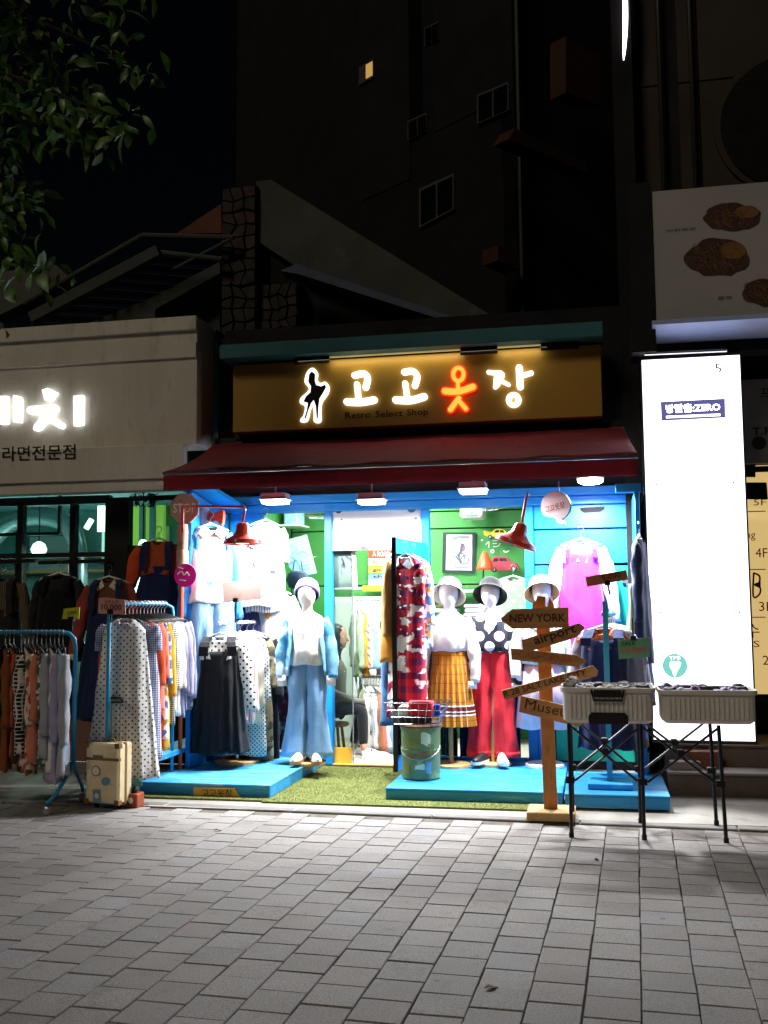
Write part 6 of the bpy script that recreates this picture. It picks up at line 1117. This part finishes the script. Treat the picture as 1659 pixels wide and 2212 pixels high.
strokes([([(385, 1225), (394, 1228)], 2), ([(384, 1240), (392, 1234), (398, 1242), (404, 1236), (408, 1243)], 2.4), ([(388, 1252), (400, 1254)], 2)], YP - .042, 'white_board', d, 'lettering', .002, .001)
B(px_ - .12, px_ + .12, YP - .08, YP + .12, 0, .02).build('base_plate', 'black_metal', t)
# ---------------------------------------------------------------- speech-bubble sign
mk('bubble_white', 'f6f2f2', .5, .04, 3); mk('bubble_red', 'a03028', .6)
bo = [(1163, 1100), (1164, 1082), (1174, 1068), (1192, 1061), (1212, 1063), (1230, 1074), (1239, 1092), (1236, 1108), (1226, 1118), (1219, 1124), (1224, 1134), (1208, 1131), (1200, 1120), (1184, 1117), (1170, 1112)]
t = thing('speech_bubble_sign', 'white speech-bubble sign with red Korean lettering at top right of the shop', 'sign', P(1200, 1130, 8.12)); MB().poly([P(x, y, 8.122) for x, y in smoothpts(bo, 4, True)], (0, -1, 0), .012).build('backing', 'case_trim', t); f = MB().poly([P(1201 + (x - 1201) * .965, 1096 + (y - 1096) * .965, 8.11) for x, y in smoothpts(bo, 4, True)], (0, -1, 0), .011).build('face', 'bubble_white', t); text('고고옷장', (1176, 1108), (1228, 1098), 15, 8.109, 'bubble_red', f, bold=.02); MB().tube([P(1205, 1075, 8.14), P(1205, 1040, 8.14)], .006, 6).build('hanger_wire', 'steel', t); t.rotation_euler = (0, 0, R(-32))
# ---------------------------------------------------------------- fish-tail hat on the left wing
mk('fish_red', 'd8452c', .5, .15, 6)
t = thing('fish_cap', 'red and white fish-shaped cap perched above the white shirt', 'hat', P(450, 1130, 8.35)); MB().poly([P(x, y, 8.35) for x, y in smoothpts([(452, 1103), (462, 1110), (474, 1102), (482, 1105), (479, 1134), (466, 1124), (456, 1128), (446, 1120)], 3, True)], (0, -1, 0), .05).build('tail', 'fish_red', t); MB().lathe([(.06, -.07), (.075, -.02), (.07, .04), (.04, .08), (.01, .095)], P(440, 1118, 8.42), 20).build('cap', 'white_cotton', t, smooth=True)
# ---------------------------------------------------------------- price cards
mk('card_pink', 'c89488', .7, .08, 5); mk('card_rose', 'f0d8d8', .6, .05, 3, c2='ecc4c8'); mk('card_yellow', 'b8c030', .6, .06, 5); mk('card_board', '8a5a38', .8, .15, 5); mk('card_green', '4a7a60', .7, .08, 4); mk('ink_dark', '4a1a14', .8); mk('ink_rust', '9a3a28', .8)
def card(label, pts, Y, mt, txt=(), post=None):
    c = P(sum(p[0] for p in pts) / len(pts), sum(p[1] for p in pts) / len(pts), Y); t = thing('price_card', label, 'price card', c); f = MB().poly([P(x, y, Y) for x, y in pts], (0, -1, 0), .006).build('card', mt, t)
    for s, a, b, h, m2 in txt: text(s, a, b, h, Y - .001, m2, f, off=.002, bold=.01)
    if post: MB().tube([P(*q, Y + .012) for q in post], .008, 8).build('clip_rod', 'black_metal', t); q = P(*post[0], Y + .012); B(q.x - .02, q.x + .02, Y - .012, Y + .03, q.z - .015, q.z + .02).build('clip', 'black_metal', t)
card('pinkish price card reading 10,000 on top of the pole rack', [(213, 1292), (230, 1291), (270, 1296), (271, 1328), (212, 1325)], 6.98, 'card_pink', [('10,000', (219, 1319), (262, 1321), 15, 'ink_dark'), ('SALE', (226, 1302), (256, 1303), 6, 'ink_rust')], ((240, 1322), (240, 1345)))
card('large pale pink price board above the platform stand', [(481, 1258), (560, 1250), (565, 1295), (482, 1301)], 8.1, 'card_rose', [], ((510, 1297), (508, 1345)))
card('small yellow price card clipped on the castor rack', [(138, 1315), (172, 1311), (170, 1337), (134, 1337)], 6.9, 'card_yellow', [('5,000', (146, 1329), (166, 1327), 8, 'olive')], ((155, 1338), (156, 1362)))
card('brown cardboard price card reading 9,000 by the pink dress', [(1264, 1246), (1353, 1231), (1357, 1252), (1268, 1268)], 7.6, 'card_board', [('9,000', (1300, 1256), (1342, 1249), 14, 'ink_dark')], ((1312, 1260), (1318, 1285)))
card('green price card with red figures hanging beside the dark dungarees', [(1334, 1382), (1403, 1377), (1404, 1419), (1337, 1424)], 7.55, 'card_green', [('13,000', (1343, 1413), (1397, 1410), 12, 'ink_rust'), ('SALE', (1343, 1395), (1372, 1393), 7, 'seam_dark')], ((1368, 1379), (1366, 1335)))
# ---------------------------------------------------------------- things inside the right window
mk('frame_black', '1a2024', .5); mk('poster_paper', 'e6e6ea', .6, .04, 3); mk('poster_ink', '5a5868', .7, .1, 6); mk('car_red', 'b8384a', .4, .08, 5, coat=.3); mk('car_yellow', 'e0c030', .4, .08, 5); mk('poster_rose', 'b86a78', .6)
BW = 10.98
t = thing('framed_bicycle_poster', 'black framed poster of a cyclist on the green wall inside right window', 'poster', P(991, 1235, BW)); f = MB().poly([P(x, y, BW) for x, y in ((957, 1150), (1027, 1150), (1025, 1238), (955, 1237))], (0, -1, 0), .03).build('frame', 'frame_black', t); pp = MB().poly([P(x, y, BW - .003) for x, y in ((965, 1155), (1020, 1155), (1019, 1232), (963, 1231))], (0, -1, 0), .003).build('paper', 'poster_paper', t)
PYY = BW - .004
text('HURTU', (970, 1172), (991, 1172), 10, PYY, 'poster_ink', pp, bold=.02)
strokes([ring(981, 1211, 8, 9, 2.2, 16), ring(1004, 1209, 8, 9, 2.2, 16), ([(982, 1211), (990, 1197), (1001, 1197), (1003, 1209)], 2), ([(978, 1192), (986, 1195), (990, 1197)], 2), ([(996, 1190), (991, 1201), (995, 1216)], 4.5), ([(999, 1176), (996, 1190)], 7)], PYY, 'poster_ink', pp, 'cyclist_print', .001, .002)
MB().poly([P(x, y, PYY - .004) for x, y in ((994, 1176), (1001, 1173), (1006, 1182), (1003, 1191), (995, 1190))], (0, -1, 0), .001).build('coat_print', 'poster_rose', pp)
for y in (1159, 1162, 1226): a, b = P(969, y, PYY), P(1014, y, PYY); B(a.x, b.x, PYY - .002, PYY - .001, a.z - .005, a.z + .004).build('print_line', 'poster_ink', pp)
def toy_car(name, label, pts, win, wheels, Y, mt):
    t = thing(name, label, 'model car', P(sum(p[0] for p in pts) / len(pts), max(p[1] for p in pts), Y)); b = MB().poly([P(x, y, Y) for x, y in smoothpts(pts, 3, True)], (0, -1, 0), .12).build('body', mt, t, bevel=.006)
    for w in win: MB().poly([P(x, y, Y - .002) for x, y in w], (0, -1, 0), .002).build('window', 'win_dark', b)
    for x, y, r in wheels:
        c = P(x, y, Y - .004); rr_ = (P(x + r, y, Y - .004) - c).length; w = MB(Matrix.Translation(c) @ Matrix.Rotation(R(90), 4, 'X')).lathe([(rr_, -.03), (rr_, .02), (rr_ * .7, .024)], (0, 0, 0), 20).build('tyre', 'rubber', t); MB(Matrix.Translation(c) @ Matrix.Rotation(R(90), 4, 'X')).lathe([(rr_ * .6, .02), (rr_ * .6, .027)], (0, 0, 0), 16).build('hub', 'steel', w)
toy_car('red_model_car', 'red vintage model car mounted on the green wall inside right window', [(1056, 1226), (1058, 1217), (1066, 1203), (1080, 1202), (1096, 1204), (1103, 1213), (1114, 1215), (1119, 1224), (1118, 1230), (1060, 1233)], [((1064, 1213), (1069, 1206), (1076, 1206), (1076, 1212)), ((1079, 1212), (1079, 1206), (1092, 1206), (1097, 1212))], ((1067, 1231, 5.5), (1110, 1228, 5.5)), 10.8, 'car_red')
toy_car('yellow_model_car', 'yellow model taxi mounted high on the green wall inside right window', [(1045, 1149), (1046, 1146), (1062, 1149), (1070, 1143), (1086, 1143), (1094, 1150), (1094, 1158), (1050, 1158)], [((1066, 1150), (1072, 1145), (1078, 1145), (1078, 1150)), ((1080, 1150), (1080, 1145), (1086, 1145), (1090, 1150))], ((1059, 1160, 4.5), (1086, 1160, 4.5)), 10.8, 'car_yellow')
t = thing('air_conditioner', 'small white ceiling air conditioner inside the right window', 'air conditioner', P(1020, 1112, 10.6)); a, b = P(996, 1120, 10.6), P(1044, 1106, 10.6); B(a.x, b.x, 10.5, 10.9, a.z, 2.779).build('casing', 'plastic_white', t, bevel=.02); B(a.x + .05, b.x - .05, 10.49, 10.499, a.z + .02, a.z + .06).build('louvre', 'steel', t)
t = thing('wall_dots', 'white arrow and dot decals on the green wall beside the model cars', 'wall decal', P(1060, 1180, 11.01))
strokes([([(1050, 1176), (1056, 1170), (1056, 1182)], 2.4), ([(1065, 1168), (1076, 1168)], 1.6), ([(1065, 1174), (1073, 1174)], 1.6), ([(1066, 1181), (1076, 1180), (1080, 1174)], 1.8), ring(1064, 1191, 3.2, 3.2, 2.4, 14), ([(1088, 1190), (1093, 1193), (1099, 1190)], 2.4), ([(1041, 1167), (1042, 1167)], 4)], 11.016, 'white_board', t, 'decal', .002, .003)
t = thing('cone_lamp', 'orange cone-shaped desk lamp inside the right window beside the red model car', 'lamp', P(1046, 1300, 10.6)); c = P(1048, 1231, 10.6); r = .095; MB().lathe([(r, 0), (r * .9, .03), (r * .35, .17), (r * .1, .19)], c, 24, 1, 1, False).build('shade', 'orange_paint', t, smooth=True, solid=.003); MB().tube([c + Vector((-.02, .02, .0)), P(1043, 1262, 10.6), P(1042, 1300, 10.6), Vector((P(1042, 1300, 10.6).x, 10.6, .9))], .008, 8).build('stem', 'rubber', t); MB().lathe([(.09, .9), (.08, .93)], (P(1042, 1300, 10.6).x, 10.6, 0), 16).build('foot', 'rubber', t)
t = thing('wall_shelf_unit', 'white shelving with folded clothes behind the mannequins in the right window', 'shelf', (-1.0, 10.7, .03))
for x in (-1.75, -.95, -.15): B(x, x + .03, 10.45, 10.95, .023, 1.6).build('upright', 'white_board', t)
for z in (.5, .87, 1.24, 1.57): B(-1.719, -.16 + .009, 10.46, 10.94, z, z + .03).build('shelf', 'white_board', t)
fold = ['white_cotton', 'sage', 'navy', 'salmon', 'cream', 'grey_lilac', 'mustard_c', 'denim', 'olive', 'pale_pink', 'sky_c', 'tan']
wd_ = ['white', 'sage green', 'navy', 'salmon', 'cream', 'slate', 'mustard', 'denim blue', 'olive', 'pale pink', 'light blue', 'tan']; lv = ['lowest', 'middle', 'upper']
for i, (x, z) in enumerate([(x, z) for z in (.53, .9, 1.27) for x in (-1.5, -1.2, -.7, -.4)]):
    t2 = thing('folded_stack', f'stack of folded {wd_[i]} clothes on the {lv[i // 4]} inner shelf', 'folded clothes', (x, 10.7, z + .001), group='folded clothes on the inner shelves')
    for q in range(4): B(x - .11 + jit(.01), x + .11 + jit(.01), 10.52, 10.85, z + .001 + q * .045, z + .001 + q * .045 + .043).build('folded_piece', fold[(i + (q % 2) * 0) % 12] if q != 2 else 'white_cotton', t2, bevel=.014)
fab('curtain_blue', '1a3a8c'); fab('curtain_grey', '5a6a60')
for x0, x1, mt, lab in ((-1.42, -1.22, 'curtain_grey', 'grey green curtain strip low in the right window'), (-1.2, -.92, 'curtain_blue', 'dark blue curtain low in the right window behind the mustard skirt'), (-.9, -.66, 'royal', 'bright blue curtain low in the right window between two mannequins')):
    m = MB(); n = 40; g_ = [(x0 + (x1 - x0) * i / n, 9.22 + .02 * math.sin(i * .9), z) for z in (.03, .35, .66) for i in range(n + 1)]; m.add(g_, [(j * (n + 1) + i, j * (n + 1) + i + 1, (j + 1) * (n + 1) + i + 1, (j + 1) * (n + 1) + i) for j in range(2) for i in range(n)]); m.build('window_curtain', mt, label=lab, cat='curtain', smooth=True, solid=.004)
# ---------------------------------------------------------------- things inside the left window and the doorway
mk('poster_sky', 'bfe4f4', .5, .06, 3, c2='8cc4e4'); mk('poster_red', '9a1a34', .6, .2, 5, c2='c87888'); mk('bag_navy', '243048', .5)
t = thing('tilted_poster', 'tilted pale blue poster with fine line drawing inside the left window', 'poster', P(650, 1250, 9.9)); PY_ = 9.9
f = MB().poly([P(x, y, PY_) for x, y in ((620, 1166), (662, 1155), (684, 1238), (640, 1246), (624, 1225))], (0, -1, 0), .01).build('board', 'poster_sky', t); strokes([([(622, 1200), (634, 1206), (644, 1216), (650, 1232)], 1.4), ([(628, 1216), (640, 1212)], 1.2), ([(654, 1222), (672, 1218)], 1.2), ([(656, 1230), (674, 1227)], 1.2), ([(630, 1176), (642, 1182), (638, 1192)], 1.2), ([(650, 1168), (660, 1174)], 1.2), ([(640, 1196), (656, 1192), (668, 1200)], 2.5)], PY_ - .002, 'sticker_blue', f, 'line_print', .001, .001)
t = thing('shelf_fixture', 'white wall shelf with a pale blue box inside left window', 'shelf', P(625, 1130, 10.6)); a, b = P(612, 1134, 10.6), P(652, 1100, 10.6); B(a.x, b.x, 10.5, 10.9, a.z - .02, a.z).build('board', 'white_board', t); B(a.x + .02, b.x - .04, 10.55, 10.85, a.z + .001, b.z).build('box', 'poster_sky', t, bevel=.01)
t = thing('round_bag', 'dark navy round bag hanging in the left window beside the poster', 'bag', P(642, 1240, 9.7)); MB(Matrix.Translation(P(643, 1252, 9.7))).lathe([(.02, -.1), (.09, -.08), (.12, 0), (.1, .06), (.05, .085)], (0, 0, 0), 20, 1, .35).build('pouch', 'bag_navy', t, smooth=True); MB().tube([P(632, 1238, 9.7), P(636, 1210, 9.7), P(650, 1212, 9.7), P(654, 1238, 9.7)], .006, 6).build('strap', 'bag_navy', t)
t = thing('red_floral_panel', 'dark red panel with pale flowers behind the jeans mannequin in left window', 'panel', (-2.75, 9.3, .1)); B(-2.99, -2.42, 9.28, 9.30, .112, 1.05).build('board', 'poster_red', t); rnd = random.Random(2)
for k in range(7): x, z = rnd.uniform(-2.94, -2.48), rnd.uniform(.25, .98); MB().poly([(x + .05 * (1 + .3 * math.cos(5 * a)) * math.cos(a), 9.278, z + .05 * (1 + .3 * math.cos(5 * a)) * math.sin(a)) for a in [2 * math.pi * k2 / 30 for k2 in range(30)]], (0, -1, 0), .002).build('flower_print', 'pale_pink', t)
mk('plank_red', 'cc4428', .6); mk('plank_ochre', 'd89a3c', .6, .12, 6); mk('plank_cream', 'e8e0d4', .6); mk('plank_blue', '6aa0b8', .6)
t = thing('slogan_sign', 'stacked painted plank sign with hand-lettered slogan inside the doorway', 'sign', P(823, 1255, 10.9)); zz = [(1187, 1205, 'plank_red', 'A ROAD', 'white_board'), (1206, 1222, 'plank_cream', 'enjoy', 'plank_red'), (1224, 1239, 'plank_ochre', 'good', 'ink_brown'), (1241, 1251, 'plank_blue', 'the', 'ink_brown'), (1252, 1268, 'plank_cream', 'Enjoy', 'poster_rose')]
for y0, y1, mt, s, im in zz: o = MB().poly([P(x, y, 10.88) for x, y in ((795, y0), (858, y0), (858, y1), (795, y1))], (0, -1, 0), .015).build('plank', mt, t, bevel=.003); text(s, (805, y1 - 3), (842, y1 - 3), (y1 - y0) * .6, 10.879, im, o, bold=.02)
t = thing('curtain_pole', 'pale wooden pole across the top of the doorway opening', 'pole', P(790, 1183, 9.9)); MB().tube([P(752, 1186, 9.9), P(866, 1177, 9.9)], .018, 10).build('pole', 'pale_wood', t)
t = thing('yellow_rail', 'bright yellow rail in front of the green wall inside the doorway', 'rail', P(800, 1272, 10.8)); MB().tube([P(784, 1271, 10.8), P(870, 1271, 10.8)], .032, 12).build('tube', 'car_yellow', t); MB().tube([P(716, 1272, 10.8), P(784, 1271, 10.8)], .012, 8).build('rod', 'white_metal', t)
t = thing('door_poster', 'white poster with faint sketch taped on the left door glass', 'poster', P(745, 1280, 9.13)); MB().poly([P(x, y, 9.13) for x, y in ((720, 1188), (768, 1186), (772, 1268), (722, 1270))], (0, -1, 0), .002).build('paper', 'poster_paper', t); strokes([([(738, 1205), (742, 1216), (738, 1222), (744, 1226)], 5), ([(748, 1202), (760, 1210)], 5), ([(738, 1230), (738, 1240)], 2)], 9.127, 'lilac', t, 'sketch_print', .001, .001)
t = thing('white_cabinet', 'white display cabinet against the rear wall inside the doorway', 'cabinet', P(800, 1400, 10.75)); a, b = P(730, 1290, 10.8), P(868, 1290, 10.8); B(a.x, b.x, 10.6, 10.99, .023, a.z).build('carcass', 'white_board', t, bevel=.005); B(a.x + .03, (a.x + b.x) / 2 - .005, 10.585, 10.599, .06, a.z - .05).build('door', 'white_board', t); B((a.x + b.x) / 2 + .005, b.x - .03, 10.585, 10.599, .06, a.z - .05).build('door', 'white_board', t)
# stickers on the transom
for x, y, w, mt in ((731, 1103, 15, 'rubber'), (738, 1122, 4, 'rubber'), (728, 1140, 5, 'rubber'), (778, 1098, 5, 'rubber'), (889, 1100, 18, 'poster_ink'), (898, 1120, 8, 'sticker_blue')):
    c = P(x, y, 9.067); r = w * .0021; MB().poly([c + Vector((r * math.cos(a), 0, r * .8 * math.sin(a))) for a in [2 * math.pi * k / 18 for k in range(18)]], (0, -1, 0), .002).build('transom_sticker', mt, sh)
# animal prints on the T-shirt, wall lamp on the left pier
